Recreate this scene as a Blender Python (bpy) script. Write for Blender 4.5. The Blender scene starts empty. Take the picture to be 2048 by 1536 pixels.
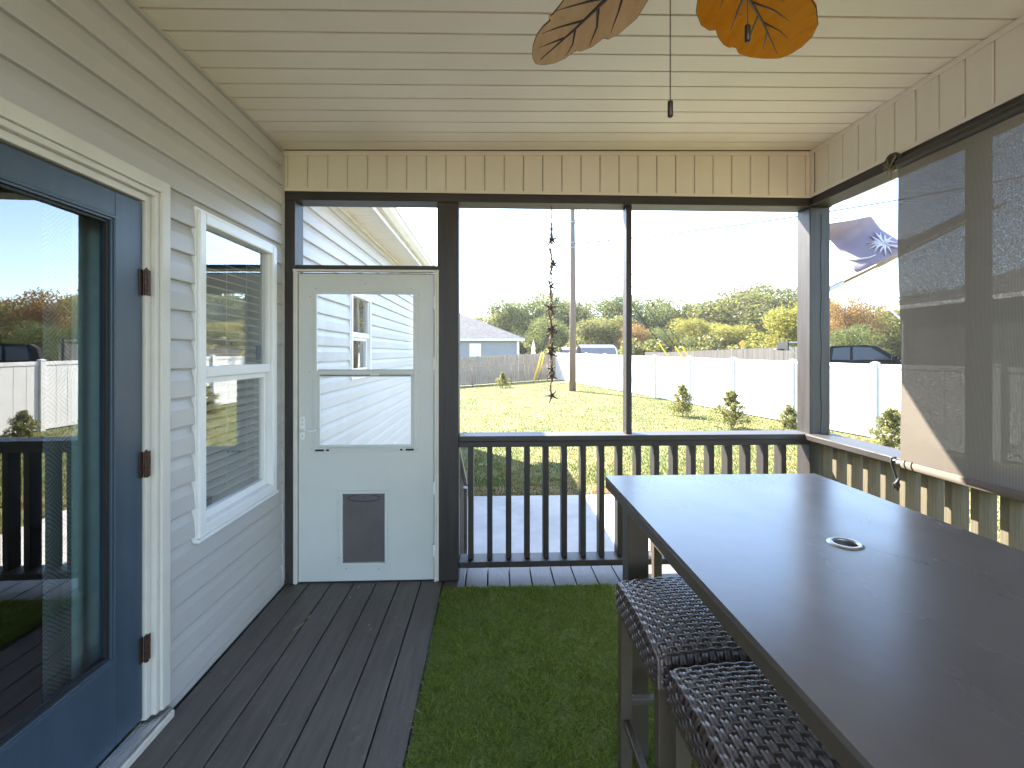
import bpy, math, random
import numpy as np
from math import sin, cos, tan, atan, pi, radians, sqrt
from mathutils import Vector, Matrix
random.seed(7)
rng = np.random.default_rng(11)
SC = bpy.context.scene
COL = SC.collection

# ------------------------------------------------------------------ camera, sky, sun, exposure
EYE = 1.5
F = 960.0
TH = atan(39 / F)
cam = bpy.data.cameras.new('camera')
camo = bpy.data.objects.new('camera', cam)
COL.objects.link(camo)
camo.location = (0, 0, EYE)
camo.rotation_euler = (radians(90), 0, -TH)
cam.sensor_width = 36
cam.lens = F / 2048 * 36
cam.shift_y = -62 / 2048
cam.clip_start = 0.02
cam.clip_end = 2000
SC.camera = camo

SUN_DIR = Vector((0.648, -0.855, -1.0)).normalized()
world = bpy.data.worlds.new('World')
SC.world = world
world.use_nodes = True
wn = world.node_tree
sky = wn.nodes.new('ShaderNodeTexSky')
sky.sky_type = 'NISHITA'
sky.sun_disc = False
sky.sun_elevation = math.asin(-SUN_DIR.z)
sky.sun_rotation = math.atan2(-SUN_DIR.x, -SUN_DIR.y)
sky.air_density = 0.9
sky.dust_density = 0.7
sky.ozone_density = 1.2
bg = wn.nodes['Background']
bg.inputs['Strength'].default_value = 0.12
wn.links.new(sky.outputs[0], bg.inputs['Color'])
sl = bpy.data.lights.new('sun', 'SUN')
sl.energy = 4.6
sl.angle = radians(0.55)
sl.color = (1.0, 0.945, 0.86)
so = bpy.data.objects.new('sun', sl)
COL.objects.link(so)
so.location = (-20, 30, 40)
so.rotation_euler = SUN_DIR.to_track_quat('-Z', 'Y').to_euler()

SC.view_settings.view_transform = 'Standard'
SC.view_settings.look = 'None'
SC.view_settings.gamma = 1
SC.view_settings.use_curve_mapping = False
SC.view_settings.exposure = 3.12
SC.render.engine = 'CYCLES'
SC.cycles.max_bounces = 10
SC.cycles.diffuse_bounces = 6
SC.cycles.glossy_bounces = 4
SC.cycles.transparent_max_bounces = 24
SC.cycles.use_denoising = True
SC.cycles.sample_clamp_indirect = 8

# ------------------------------------------------------------------ picture <-> place
def tx(px):
    return tan(TH + atan((px - 1024) / F))
def dep(x, y):
    return y * cos(TH) + x * sin(TH)
def at_y(px, py, y):
    x = tx(px) * y
    return Vector((x, y, EYE - (py - 706) * dep(x, y) / F))
def at_x(px, py, x):
    y = x / tx(px)
    return Vector((x, y, EYE - (py - 706) * dep(x, y) / F))
def at_z(px, py, z):
    d = (EYE - z) * F / (py - 706)
    t = tx(px)
    y = d / (cos(TH) + t * sin(TH))
    return Vector((t * y, y, z))

# ------------------------------------------------------------------ materials
def NN(nt, t, **kw):
    n = nt.nodes.new(t)
    for k, v in kw.items():
        if k in n.inputs:
            n.inputs[k].default_value = v
        else:
            setattr(n, k, v)
    return n
def c4(c):
    return (c[0], c[1], c[2], 1)
MATS = {}
def mat(name, col, rough=0.5, col2=None, scale=8, stretch=(1, 1, 1), bump=0.0, bscale=40, bstretch=None, metal=0.0,
        spec=0.5, contrast=(0.35, 0.65), col3=None, scale3=1.2, c3=(0.55, 0.75), island=None, coat=0.0, detail=5, dist=0.006, rvar=0.0):
    m = bpy.data.materials.new(name)
    m.use_nodes = True
    nt = m.node_tree
    L = nt.links.new
    b = nt.nodes['Principled BSDF']
    b.inputs['Roughness'].default_value = rough
    b.inputs['Metallic'].default_value = metal
    b.inputs['Specular IOR Level'].default_value = spec
    b.inputs['Coat Weight'].default_value = coat
    tc = NN(nt, 'ShaderNodeTexCoord')
    out = None
    if col2:
        mp = NN(nt, 'ShaderNodeMapping')
        mp.inputs['Scale'].default_value = stretch
        L(tc.outputs['Object'], mp.inputs['Vector'])
        n = NN(nt, 'ShaderNodeTexNoise', Scale=scale, Detail=detail, Roughness=0.6)
        L(mp.outputs[0], n.inputs['Vector'])
        r = NN(nt, 'ShaderNodeValToRGB')
        r.color_ramp.elements[0].position = contrast[0]
        r.color_ramp.elements[1].position = contrast[1]
        r.color_ramp.elements[0].color = c4(col)
        r.color_ramp.elements[1].color = c4(col2)
        L(n.outputs['Fac'], r.inputs[0])
        out = r.outputs[0]
        if rvar:
            rr = NN(nt, 'ShaderNodeMapRange')
            rr.inputs['To Min'].default_value = rough - rvar
            rr.inputs['To Max'].default_value = rough + rvar
            L(n.outputs['Fac'], rr.inputs[0])
            L(rr.outputs[0], b.inputs['Roughness'])
    if col3:
        n3 = NN(nt, 'ShaderNodeTexNoise', Scale=scale3, Detail=4, Roughness=0.6)
        L(tc.outputs['Object'], n3.inputs['Vector'])
        r3 = NN(nt, 'ShaderNodeMapRange')
        r3.inputs['From Min'].default_value = c3[0]
        r3.inputs['From Max'].default_value = c3[1]
        L(n3.outputs['Fac'], r3.inputs[0])
        mx = NN(nt, 'ShaderNodeMix', data_type='RGBA')
        L(r3.outputs[0], mx.inputs[0])
        if out: L(out, mx.inputs[6])
        else: mx.inputs[6].default_value = c4(col)
        mx.inputs[7].default_value = c4(col3)
        out = mx.outputs[2]
    if island is not None:
        g = NN(nt, 'ShaderNodeNewGeometry')
        hs = NN(nt, 'ShaderNodeHueSaturation')
        mr = NN(nt, 'ShaderNodeMapRange')
        mr.inputs['To Min'].default_value = 1 - island
        mr.inputs['To Max'].default_value = 1 + island
        L(g.outputs['Random Per Island'], mr.inputs[0])
        L(mr.outputs[0], hs.inputs['Value'])
        if out: L(out, hs.inputs['Color'])
        else: hs.inputs['Color'].default_value = c4(col)
        out = hs.outputs[0]
    if out: L(out, b.inputs['Base Color'])
    else: b.inputs['Base Color'].default_value = c4(col)
    if bump:
        mp2 = NN(nt, 'ShaderNodeMapping')
        mp2.inputs['Scale'].default_value = bstretch or stretch
        L(tc.outputs['Object'], mp2.inputs['Vector'])
        nb = NN(nt, 'ShaderNodeTexNoise', Scale=bscale, Detail=6, Roughness=0.65)
        L(mp2.outputs[0], nb.inputs['Vector'])
        bp = NN(nt, 'ShaderNodeBump', Strength=bump, Distance=dist)
        L(nb.outputs['Fac'], bp.inputs['Height'])
        L(bp.outputs[0], b.inputs['Normal'])
    MATS[name] = m
    return m
def leaf_mat(name, cols, transl=0.4):
    m = bpy.data.materials.new(name)
    m.use_nodes = True
    nt = m.node_tree; L = nt.links.new
    nt.nodes.remove(nt.nodes['Principled BSDF'])
    g = NN(nt, 'ShaderNodeNewGeometry')
    r = NN(nt, 'ShaderNodeValToRGB')
    cr = r.color_ramp
    for i, c in enumerate(cols):
        p = i / (len(cols) - 1)
        e = cr.elements[0] if i == 0 else (cr.elements[1] if i == len(cols) - 1 else cr.elements.new(p))
        e.position = p
    for i, c in enumerate(cols):
        cr.elements[i].color = c4(c)
    L(g.outputs['Random Per Island'], r.inputs[0])
    d = NN(nt, 'ShaderNodeBsdfPrincipled', Roughness=0.6)
    d.inputs['Specular IOR Level'].default_value = 0.3
    t = NN(nt, 'ShaderNodeBsdfTranslucent')
    L(r.outputs[0], d.inputs['Base Color'])
    hs = NN(nt, 'ShaderNodeHueSaturation', Value=1.25, Saturation=1.1)
    L(r.outputs[0], hs.inputs['Color'])
    L(hs.outputs[0], t.inputs[0])
    mx = NN(nt, 'ShaderNodeMixShader', Fac=transl)
    L(d.outputs[0], mx.inputs[1]); L(t.outputs[0], mx.inputs[2])
    L(mx.outputs[0], nt.nodes['Material Output'].inputs[0])
    MATS[name] = m
    return m
def glass_mat(name, ior, tint=(0.93, 0.95, 0.95), rough=0.0, wav=0.0):
    m = bpy.data.materials.new(name)
    m.use_nodes = True
    nt = m.node_tree; L = nt.links.new
    nt.nodes.remove(nt.nodes['Principled BSDF'])
    tr = NN(nt, 'ShaderNodeBsdfTransparent'); tr.inputs[0].default_value = c4(tint)
    gl = NN(nt, 'ShaderNodeBsdfGlossy', Roughness=rough)
    gl.inputs[0].default_value = (1, 1, 1, 1)
    fr0 = NN(nt, 'ShaderNodeFresnel', IOR=ior)
    ge = NN(nt, 'ShaderNodeNewGeometry')
    inv = NN(nt, 'ShaderNodeMath', operation='SUBTRACT'); inv.inputs[0].default_value = 1.0
    L(ge.outputs['Backfacing'], inv.inputs[1])
    fr = NN(nt, 'ShaderNodeMath', operation='MULTIPLY')
    L(fr0.outputs[0], fr.inputs[0]); L(inv.outputs[0], fr.inputs[1])
    if wav:
        tc = NN(nt, 'ShaderNodeTexCoord')
        n = NN(nt, 'ShaderNodeTexNoise', Scale=1.3, Detail=1)
        L(tc.outputs['Object'], n.inputs['Vector'])
        bp = NN(nt, 'ShaderNodeBump', Strength=wav, Distance=0.01)
        L(n.outputs['Fac'], bp.inputs['Height'])
        L(bp.outputs[0], gl.inputs['Normal'])
    mx = NN(nt, 'ShaderNodeMixShader')
    L(fr.outputs[0], mx.inputs[0]); L(tr.outputs[0], mx.inputs[1]); L(gl.outputs[0], mx.inputs[2])
    L(mx.outputs[0], nt.nodes['Material Output'].inputs[0])
    MATS[name] = m
    return m

M = MATS
mat('vinyl_grey', (0.485, 0.470, 0.448), 0.42, (0.525, 0.510, 0.488), 3, col3=(0.44, 0.41, 0.375), scale3=2.2, c3=(0.58, 0.9), stretch=(1, 0.3, 1), bump=0.12, bscale=60, bstretch=(1, 0.06, 1), dist=0.003)
mat('vinyl_cream', (0.76, 0.70, 0.59), 0.45, (0.80, 0.74, 0.63), 2, bump=0.06, bscale=50, bstretch=(0.08, 1, 1), dist=0.003)
mat('vinyl_cream_v', (0.73, 0.70, 0.58), 0.45, (0.77, 0.74, 0.62), 2, bump=0.06, bscale=50, bstretch=(1, 1, 0.08), dist=0.003)
mat('trim_white', (0.64, 0.61, 0.54), 0.4, (0.70, 0.67, 0.60), 5, bump=0.05, bscale=60, col3=(0.55, 0.50, 0.42), scale3=14, c3=(0.66, 0.9))
mat('window_white', (0.80, 0.80, 0.78), 0.32, (0.84, 0.84, 0.82), 5, col3=(0.6, 0.56, 0.5), scale3=18, c3=(0.7, 0.95))
mat('door_white', (0.62, 0.64, 0.60), 0.38, (0.66, 0.68, 0.64), 3, col3=(0.5, 0.5, 0.46), scale3=11, c3=(0.68, 0.95), bump=0.03, bscale=30)
mat('dark_paint', (0.024, 0.0205, 0.0185), 0.5, (0.040, 0.0345, 0.0305), 5, (7, 7, 0.6), bump=0.35, bscale=22, bstretch=(7, 7, 0.5), dist=0.004, col3=(0.11, 0.095, 0.08), scale3=30, c3=(0.70, 0.85))
mat('dark_paint_x', (0.024, 0.0205, 0.0185), 0.5, (0.040, 0.0345, 0.0305), 5, (0.6, 7, 7), bump=0.35, bscale=22, bstretch=(0.5, 7, 7), dist=0.004, col3=(0.11, 0.095, 0.08), scale3=30, c3=(0.70, 0.85))
mat('dark_paint_y', (0.024, 0.0205, 0.0185), 0.5, (0.040, 0.0345, 0.0305), 5, (7, 0.6, 7), bump=0.35, bscale=22, bstretch=(7, 0.5, 7), dist=0.004, col3=(0.11, 0.095, 0.08), scale3=30, c3=(0.70, 0.85))
mat('treated_wood', (0.088, 0.073, 0.043), 0.65, (0.135, 0.112, 0.068), 6, (9, 9, 0.7), bump=0.6, bscale=14, bstretch=(9, 9, 0.5), dist=0.005, col3=(0.05, 0.042, 0.028), scale3=9, c3=(0.6, 0.8))
mat('deck_board', (0.088, 0.075, 0.064), 0.50, (0.138, 0.119, 0.103), 4, (8, 0.7, 8), bump=0.45, bscale=20, bstretch=(8, 0.5, 8), dist=0.004, col3=(0.21, 0.19, 0.165), scale3=14, c3=(0.60, 0.85), rvar=0.12)
mat('bare_wood', (0.36, 0.24, 0.13), 0.7, (0.46, 0.33, 0.2), 20)
mat('door_blue', (0.045, 0.072, 0.105), 0.33, (0.052, 0.082, 0.118), 4, (6, 6, 0.5), bump=0.12, bscale=24, bstretch=(6, 6, 0.4), dist=0.003)
mat('rubber', (0.015, 0.015, 0.016), 0.6)
mat('bronze', (0.05, 0.026, 0.016), 0.42, (0.10, 0.05, 0.03), 40, metal=0.5)
mat('aluminium', (0.5, 0.5, 0.5), 0.35, (0.62, 0.62, 0.62), 20, metal=0.85)
mat('pet_flap', (0.115, 0.10, 0.098), 0.42, (0.135, 0.12, 0.118), 6)
mat('table_metal', (0.118, 0.098, 0.088), 0.27, (0.150, 0.126, 0.114), 2.4, stretch=(1, 0.5, 1), col3=(0.20, 0.175, 0.16), scale3=4, c3=(0.15, 1.0), bump=0.02, bscale=140, rvar=0.12, spec=0.75)
mat('leg_metal', (0.095, 0.076, 0.057), 0.38, (0.105, 0.082, 0.06), 5)
mat('wicker_dark', (0.048, 0.033, 0.027), 0.38, (0.085, 0.058, 0.046), 60, island=0.35)
mat('wicker_light', (0.15, 0.122, 0.110), 0.27, (0.23, 0.19, 0.172), 60, island=0.35)
mat('turf_base', (0.24, 0.29, 0.08), 0.9)
leaf_mat('turf_blade', [(0.10, 0.14, 0.03), (0.34, 0.42, 0.09), (0.52, 0.58, 0.17), (0.72, 0.70, 0.38)], 0.45)
mat('concrete', (0.36, 0.34, 0.31), 0.8, (0.45, 0.43, 0.40), 2.5, bump=0.15, bscale=60, col3=(0.30, 0.27, 0.23), scale3=1.1)
mat('fence_vinyl', (0.60, 0.585, 0.56), 0.35, (0.65, 0.635, 0.61), 3)
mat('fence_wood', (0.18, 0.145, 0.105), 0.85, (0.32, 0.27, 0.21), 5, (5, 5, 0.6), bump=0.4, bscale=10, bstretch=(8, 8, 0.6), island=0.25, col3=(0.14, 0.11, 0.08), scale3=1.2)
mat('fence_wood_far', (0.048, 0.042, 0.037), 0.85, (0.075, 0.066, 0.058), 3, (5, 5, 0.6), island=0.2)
mat('galvanised', (0.30, 0.29, 0.27), 0.5, metal=0.6)
mat('rust_rail', (0.24, 0.17, 0.12), 0.6, metal=0.3)
mat('pole_wood', (0.115, 0.080, 0.062), 0.8, (0.175, 0.130, 0.102), 4, (6, 6, 0.3), bump=0.4, bscale=10, bstretch=(8, 8, 0.3))
mat('wire', (0.025, 0.025, 0.025), 0.7, spec=0.1)
mat('guard_yellow', (0.72, 0.50, 0.02), 0.45)
mat('sign_yellow', (0.75, 0.36, 0.02), 0.5)
mat('black_plastic', (0.02, 0.02, 0.02), 0.4)
mat('shingle', (0.085, 0.079, 0.077), 0.9, (0.135, 0.126, 0.122), 3, bump=0.5, bscale=12, col3=(0.19, 0.18, 0.175), scale3=9)
mat('siding_blue', (0.19, 0.20, 0.22), 0.5, (0.21, 0.22, 0.24), 2)
mat('siding_pale', (0.62, 0.62, 0.60), 0.5)
mat('siding_shaded', (0.085, 0.088, 0.09), 0.6)  # pale house's wall: the shade on its near side put into the colour
mat('shed_grey', (0.30, 0.30, 0.31), 0.5, (0.33, 0.33, 0.34), 3)
mat('shed_roof', (0.11, 0.11, 0.12), 0.5)
mat('umbrella_cloth', (0.66, 0.66, 0.70), 0.8, (0.74, 0.74, 0.78), 3)
mat('car_black', (0.010, 0.009, 0.009), 0.45, spec=0.12)
mat('car_glass', (0.05, 0.055, 0.06), 0.1, spec=0.4)
mat('tyre', (0.02, 0.02, 0.02), 0.8)
mat('chrome', (0.6, 0.6, 0.62), 0.15, metal=1)
mat('bark', (0.10, 0.075, 0.055), 0.9, (0.16, 0.125, 0.095), 6)
mat('blade_tan', (0.62, 0.40, 0.20), 0.5, spec=0.25, col2=(0.70, 0.48, 0.26), scale=6, stretch=(6, 1, 1), col3=(0.40, 0.26, 0.14), scale3=24, c3=(0.62, 0.85))
mat('blade_orange', (0.64, 0.22, 0.004), 0.7, (0.72, 0.28, 0.008), 6, (6, 1, 1), spec=0.04, col3=(0.32, 0.13, 0.01), scale3=22, c3=(0.62, 0.85))
mat('vein_dark', (0.035, 0.022, 0.015), 0.5)
mat('vein_light', (0.60, 0.45, 0.30), 0.4)
mat('fan_metal', (0.06, 0.04, 0.03), 0.35, metal=0.6)
mat('chain', (0.16, 0.10, 0.06), 0.35, metal=0.7)
mat('starfish', (0.055, 0.04, 0.032), 0.7, (0.13, 0.09, 0.06), 60, island=0.4)
mat('shell', (0.40, 0.22, 0.10), 0.5, (0.55, 0.40, 0.26), 50, island=0.4)
mat('twine', (0.22, 0.17, 0.11), 0.9)
mat('flag_purple', (0.30, 0.255, 0.32), 0.8, (0.35, 0.30, 0.37), 9)
mat('flag_white', (0.74, 0.72, 0.76), 0.8)
mat('pole_tan', (0.50, 0.38, 0.22), 0.5)
mat('room_wall', (0.105, 0.14, 0.145), 0.8)
mat('room_floor', (0.07, 0.03, 0.02), 0.4, (0.11, 0.05, 0.03), 4, (4, 0.6, 1))
mat('curtain_teal', (0.24, 0.40, 0.41), 0.85, (0.28, 0.45, 0.46), 20)
mat('blind_white', (0.46, 0.45, 0.42), 0.5)
mat('cord', (0.025, 0.024, 0.022), 0.6)
mat('rope_tan', (0.20, 0.17, 0.10), 0.8)
glass_mat('glass_door', 2.7, (0.96, 0.98, 0.98), wav=0.10)
glass_mat('glass_window', 3.3, (0.96, 0.97, 0.97), wav=0.3)
glass_mat('glass_storm', 1.5, (0.95, 0.96, 0.96))
for nm, cols in (('leaf_green', [(0.070, 0.086, 0.026), (0.130, 0.145, 0.048), (0.205, 0.205, 0.075), (0.280, 0.260, 0.115)]),
                 ('leaf_olive', [(0.085, 0.090, 0.028), (0.165, 0.162, 0.054), (0.250, 0.222, 0.080), (0.340, 0.280, 0.120)]),
                 ('leaf_yellow', [(0.150, 0.148, 0.034), (0.245, 0.225, 0.058), (0.340, 0.290, 0.095), (0.420, 0.350, 0.140)]),
                 ('leaf_orange', [(0.150, 0.105, 0.040), (0.270, 0.160, 0.068), (0.370, 0.200, 0.105), (0.260, 0.225, 0.090)]),
                 ('leaf_bush', [(0.120, 0.125, 0.045), (0.200, 0.190, 0.070), (0.290, 0.245, 0.10), (0.360, 0.280, 0.14)])):
    leaf_mat(nm, cols, 0.5)
leaf_mat('grass_blade', [(0.065, 0.090, 0.016), (0.105, 0.122, 0.026), (0.15, 0.145, 0.042), (0.22, 0.18, 0.075)], 0.3)
def patchy(name, c):
    nt = MATS[name].node_tree; L = nt.links.new
    r = [n for n in nt.nodes if n.type == 'VALTORGB'][0]
    outs = [l.to_socket for l in list(r.outputs[0].links)]
    tc = NN(nt, 'ShaderNodeTexCoord'); n = NN(nt, 'ShaderNodeTexNoise', Scale=1.1, Detail=6, Roughness=0.65)
    L(tc.outputs['Object'], n.inputs['Vector'])
    m = NN(nt, 'ShaderNodeMapRange'); m.inputs['From Min'].default_value = 0.46; m.inputs['From Max'].default_value = 0.62
    L(n.outputs['Fac'], m.inputs[0])
    mx = NN(nt, 'ShaderNodeMix', data_type='RGBA')
    L(m.outputs[0], mx.inputs[0]); L(r.outputs[0], mx.inputs[6]); mx.inputs[7].default_value = c4(c)
    for o in outs: L(mx.outputs[2], o)
patchy('grass_blade', (0.215, 0.165, 0.065))

# lawn: green with straw and red clay showing beside the slab
def lawn_material():
    m = mat('lawn', (0.075, 0.092, 0.018), 0.95, (0.145, 0.130, 0.040), 0.55, contrast=(0.38, 0.66), bump=0.6, bscale=30, detail=9, dist=0.03, col3=(0.20, 0.165, 0.065), scale3=2.6, c3=(0.52, 0.70))
    nt = m.node_tree; L = nt.links.new
    b = nt.nodes['Principled BSDF']
    src = b.inputs['Base Color'].links[0].from_socket
    tc = NN(nt, 'ShaderNodeTexCoord')
    sp = NN(nt, 'ShaderNodeSeparateXYZ')
    L(tc.outputs['Object'], sp.inputs[0])
    n = NN(nt, 'ShaderNodeTexNoise', Scale=1.4, Detail=8, Roughness=0.7)
    L(tc.outputs['Object'], n.inputs['Vector'])
    def rng_(sock, a, b_, c, d):
        r = NN(nt, 'ShaderNodeMapRange')
        for k, v in zip(('From Min', 'From Max', 'To Min', 'To Max'), (a, b_, c, d)):
            r.inputs[k].default_value = v
        L(sock, r.inputs[0]); return r.outputs[0]
    near = rng_(sp.outputs['Y'], 7.1, 8.0, 0.28, 0.0)
    left = rng_(sp.outputs['X'], -1.6, -0.3, 0.26, 0.0)
    side = rng_(sp.outputs['X'], 2.2, 3.2, 1.0, 0.35)
    nm_ = NN(nt, 'ShaderNodeMath', operation='MULTIPLY'); L(near, nm_.inputs[0]); L(side, nm_.inputs[1]); near = nm_.outputs[0]
    a1 = NN(nt, 'ShaderNodeMath', operation='MAXIMUM'); L(near, a1.inputs[0]); far_ = rng_(sp.outputs['Y'], 9.6, 11.0, 1.0, 0.0)
    nl_ = NN(nt, 'ShaderNodeMath', operation='MULTIPLY'); L(left, nl_.inputs[0]); L(far_, nl_.inputs[1])
    L(nl_.outputs[0], a1.inputs[1])
    a2 = NN(nt, 'ShaderNodeMath', operation='ADD'); L(a1.outputs[0], a2.inputs[0]); L(n.outputs['Fac'], a2.inputs[1])
    f = rng_(a2.outputs[0], 0.66, 0.78, 0.0, 1.0)
    mx = NN(nt, 'ShaderNodeMix', data_type='RGBA')
    L(f, mx.inputs[0]); L(src, mx.inputs[6]); mx.inputs[7].default_value = (0.22, 0.10, 0.055, 1)
    L(mx.outputs[2], b.inputs['Base Color'])
lawn_material()

# woven sun shade cloth
def shade_material():
    m = bpy.data.materials.new('shade_cloth'); MATS['shade_cloth'] = m
    m.use_nodes = True
    nt = m.node_tree; L = nt.links.new
    nt.nodes.remove(nt.nodes['Principled BSDF'])
    tc = NN(nt, 'ShaderNodeTexCoord')
    mp = NN(nt, 'ShaderNodeMapping'); mp.inputs['Scale'].default_value = (1, 1.6, 3.2)
    L(tc.outputs['Object'], mp.inputs['Vector'])
    n1 = NN(nt, 'ShaderNodeTexNoise', Scale=120, Detail=3, Roughness=0.75)
    L(mp.outputs[0], n1.inputs['Vector'])
    n2 = NN(nt, 'ShaderNodeTexWave', Scale=60, Distortion=1.5, Detail=2)
    n2.bands_direction = 'Y'
    L(tc.outputs['Object'], n2.inputs['Vector'])
    r = NN(nt, 'ShaderNodeMapRange')
    for k, v in zip(('From Min', 'From Max', 'To Min', 'To Max'), (0.48, 0.70, 0.005, 0.095)):
        r.inputs[k].default_value = v
    L(n1.outputs['Fac'], r.inputs[0])
    cr = NN(nt, 'ShaderNodeValToRGB')
    cr.color_ramp.elements[0].color = (0.115, 0.098, 0.078, 1)
    cr.color_ramp.elements[1].color = (0.215, 0.185, 0.15, 1)
    L(n2.outputs['Fac'], cr.inputs[0])
    d = NN(nt, 'ShaderNodeBsdfDiffuse'); t = NN(nt, 'ShaderNodeBsdfTranslucent')
    L(cr.outputs[0], d.inputs[0]); L(cr.outputs[0], t.inputs[0])
    bp = NN(nt, 'ShaderNodeBump', Strength=0.5, Distance=0.004)
    L(n1.outputs['Fac'], bp.inputs['Height']); L(bp.outputs[0], d.inputs['Normal'])
    m1 = NN(nt, 'ShaderNodeMixShader', Fac=0.3)
    L(d.outputs[0], m1.inputs[1]); L(t.outputs[0], m1.inputs[2])
    tr = NN(nt, 'ShaderNodeBsdfTransparent')
    m2 = NN(nt, 'ShaderNodeMixShader')
    L(r.outputs[0], m2.inputs[0]); L(m1.outputs[0], m2.inputs[1]); L(tr.outputs[0], m2.inputs[2])
    L(m2.outputs[0], nt.nodes['Material Output'].inputs[0])
shade_material()
def mesh_alpha(name, col, scale, cover):
    """chain-link: diagonal wires with real gaps between them"""
    m = bpy.data.materials.new(name); MATS[name] = m
    return m
# printed curtain
def curtain_print():
    m = mat('curtain_print', (0.17, 0.20, 0.20), 0.85)
    nt = m.node_tree; L = nt.links.new
    b = nt.nodes['Principled BSDF']
    tc = NN(nt, 'ShaderNodeTexCoord')
    outs = []
    for rot, bd in ((0.85, 'Y'), (-0.85, 'Y')):
        mp = NN(nt, 'ShaderNodeMapping'); mp.inputs['Rotation'].default_value = (rot, 0, 0)
        L(tc.outputs['Object'], mp.inputs['Vector'])
        w = NN(nt, 'ShaderNodeTexWave', Scale=26, Distortion=0.6, Detail=2); w.bands_direction = bd
        L(mp.outputs[0], w.inputs['Vector']); outs.append(w.outputs['Fac'])
    ch = NN(nt, 'ShaderNodeTexChecker', Scale=11)
    L(tc.outputs['Object'], ch.inputs['Vector'])
    mx = NN(nt, 'ShaderNodeMix', data_type='FLOAT')
    L(ch.outputs['Fac'], mx.inputs[0]); L(outs[0], mx.inputs[2]); L(outs[1], mx.inputs[3])
    r = NN(nt, 'ShaderNodeValToRGB')
    r.color_ramp.elements[0].color = (0.05, 0.068, 0.07, 1); r.color_ramp.elements[0].position = 0.3
    r.color_ramp.elements[1].color = (0.115, 0.145, 0.147, 1); r.color_ramp.elements[1].position = 0.6
    L(mx.outputs[0], r.inputs[0]); L(r.outputs[0], b.inputs['Base Color'])
curtain_print()

# ------------------------------------------------------------------ builders
class MB:
    def __init__(s):
        s.v = []; s.f = []
    def add(s, vs, fs):
        n = len(s.v)
        s.v += [tuple(p) for p in vs]
        s.f += [tuple(i + n for i in f) for f in fs]
        return s
    def box(s, x0, x1, y0, y1, z0, z1):
        vs = [(x, y, z) for z in (z0, z1) for y in (y0, y1) for x in (x0, x1)]
        return s.add(vs, [(0, 2, 3, 1), (4, 5, 7, 6), (0, 1, 5, 4), (2, 6, 7, 3), (0, 4, 6, 2), (1, 3, 7, 5)])
    def hexa(s, vs):   # same corner order as box
        return s.add(vs, [(0, 2, 3, 1), (4, 5, 7, 6), (0, 1, 5, 4), (2, 6, 7, 3), (0, 4, 6, 2), (1, 3, 7, 5)])
    def bar(s, a, b, w, h, up=(0, 0, 1)):   # rectangular bar from a to b
        a = Vector(a); b = Vector(b); d = (b - a).normalized(); up = Vector(up)
        r = d.cross(up).normalized(); u = r.cross(d).normalized()
        vs = []
        for p in (a, b):
            for j in (-1, 1):
                for i in (-1, 1):
                    vs.append(p + r * (i * w / 2) + u * (j * h / 2))
        return s.add(vs, [(0, 2, 3, 1), (4, 5, 7, 6), (0, 1, 5, 4), (2, 6, 7, 3), (0, 4, 6, 2), (1, 3, 7, 5)])
    def tube(s, pts, r, n=8, cap=True):
        pts = [Vector(p) for p in pts]
        rs = r if isinstance(r, (list, tuple)) else [r] * len(pts)
        base = len(s.v); ref = None
        for i, p in enumerate(pts):
            d = (pts[min(i + 1, len(pts) - 1)] - pts[max(i - 1, 0)]).normalized()
            if ref is None:
                ref = Vector((0, 0, 1)) if abs(d.z) < 0.9 else Vector((1, 0, 0))
            u = d.cross(ref).normalized(); w = u.cross(d).normalized(); ref = w
            for k in range(n):
                a = 2 * pi * k / n
                s.v.append(tuple(p + (u * cos(a) + w * sin(a)) * rs[i]))
        for i in range(len(pts) - 1):
            for k in range(n):
                a = base + i * n + k; b = base + i * n + (k + 1) % n
                s.f.append((a, b, b + n, a + n))
        if cap:
            s.f.append(tuple(base + k for k in range(n))[::-1])
            e = base + (len(pts) - 1) * n
            s.f.append(tuple(e + k for k in range(n)))
        return s
    def prism(s, poly, fn, c0, c1):   # fn(a,b,c)->xyz
        n = len(poly)
        vs = [fn(a, b, c0) for a, b in poly] + [fn(a, b, c1) for a, b in poly]
        fs = [tuple(range(n))[::-1], tuple(range(n, 2 * n))]
        for i in range(n):
            j = (i + 1) % n
            fs.append((i, j, j + n, i + n))
        return s.add(vs, fs)
    def lathe(s, prof, c=(0, 0, 0), n=20):
        base = len(s.v)
        for r, z in prof:
            for k in range(n):
                a = 2 * pi * k / n
                s.v.append((c[0] + r * cos(a), c[1] + r * sin(a), c[2] + z))
        for i in range(len(prof) - 1):
            for k in range(n):
                a = base + i * n + k; b = base + i * n + (k + 1) % n
                s.f.append((a, b, b + n, a + n))
        return s
    def build(s, name, m, parent=None, bevel=0, smooth=False, kind=None, fix=True, angle=None):
        me = bpy.data.meshes.new(name)
        me.from_pydata(s.v, [], s.f)
        if fix:
            import bmesh
            bm = bmesh.new(); bm.from_mesh(me)
            bmesh.ops.recalc_face_normals(bm, faces=bm.faces)
            bm.to_mesh(me); bm.free()
        return link(me, name, m, parent, bevel, smooth, kind)
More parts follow.
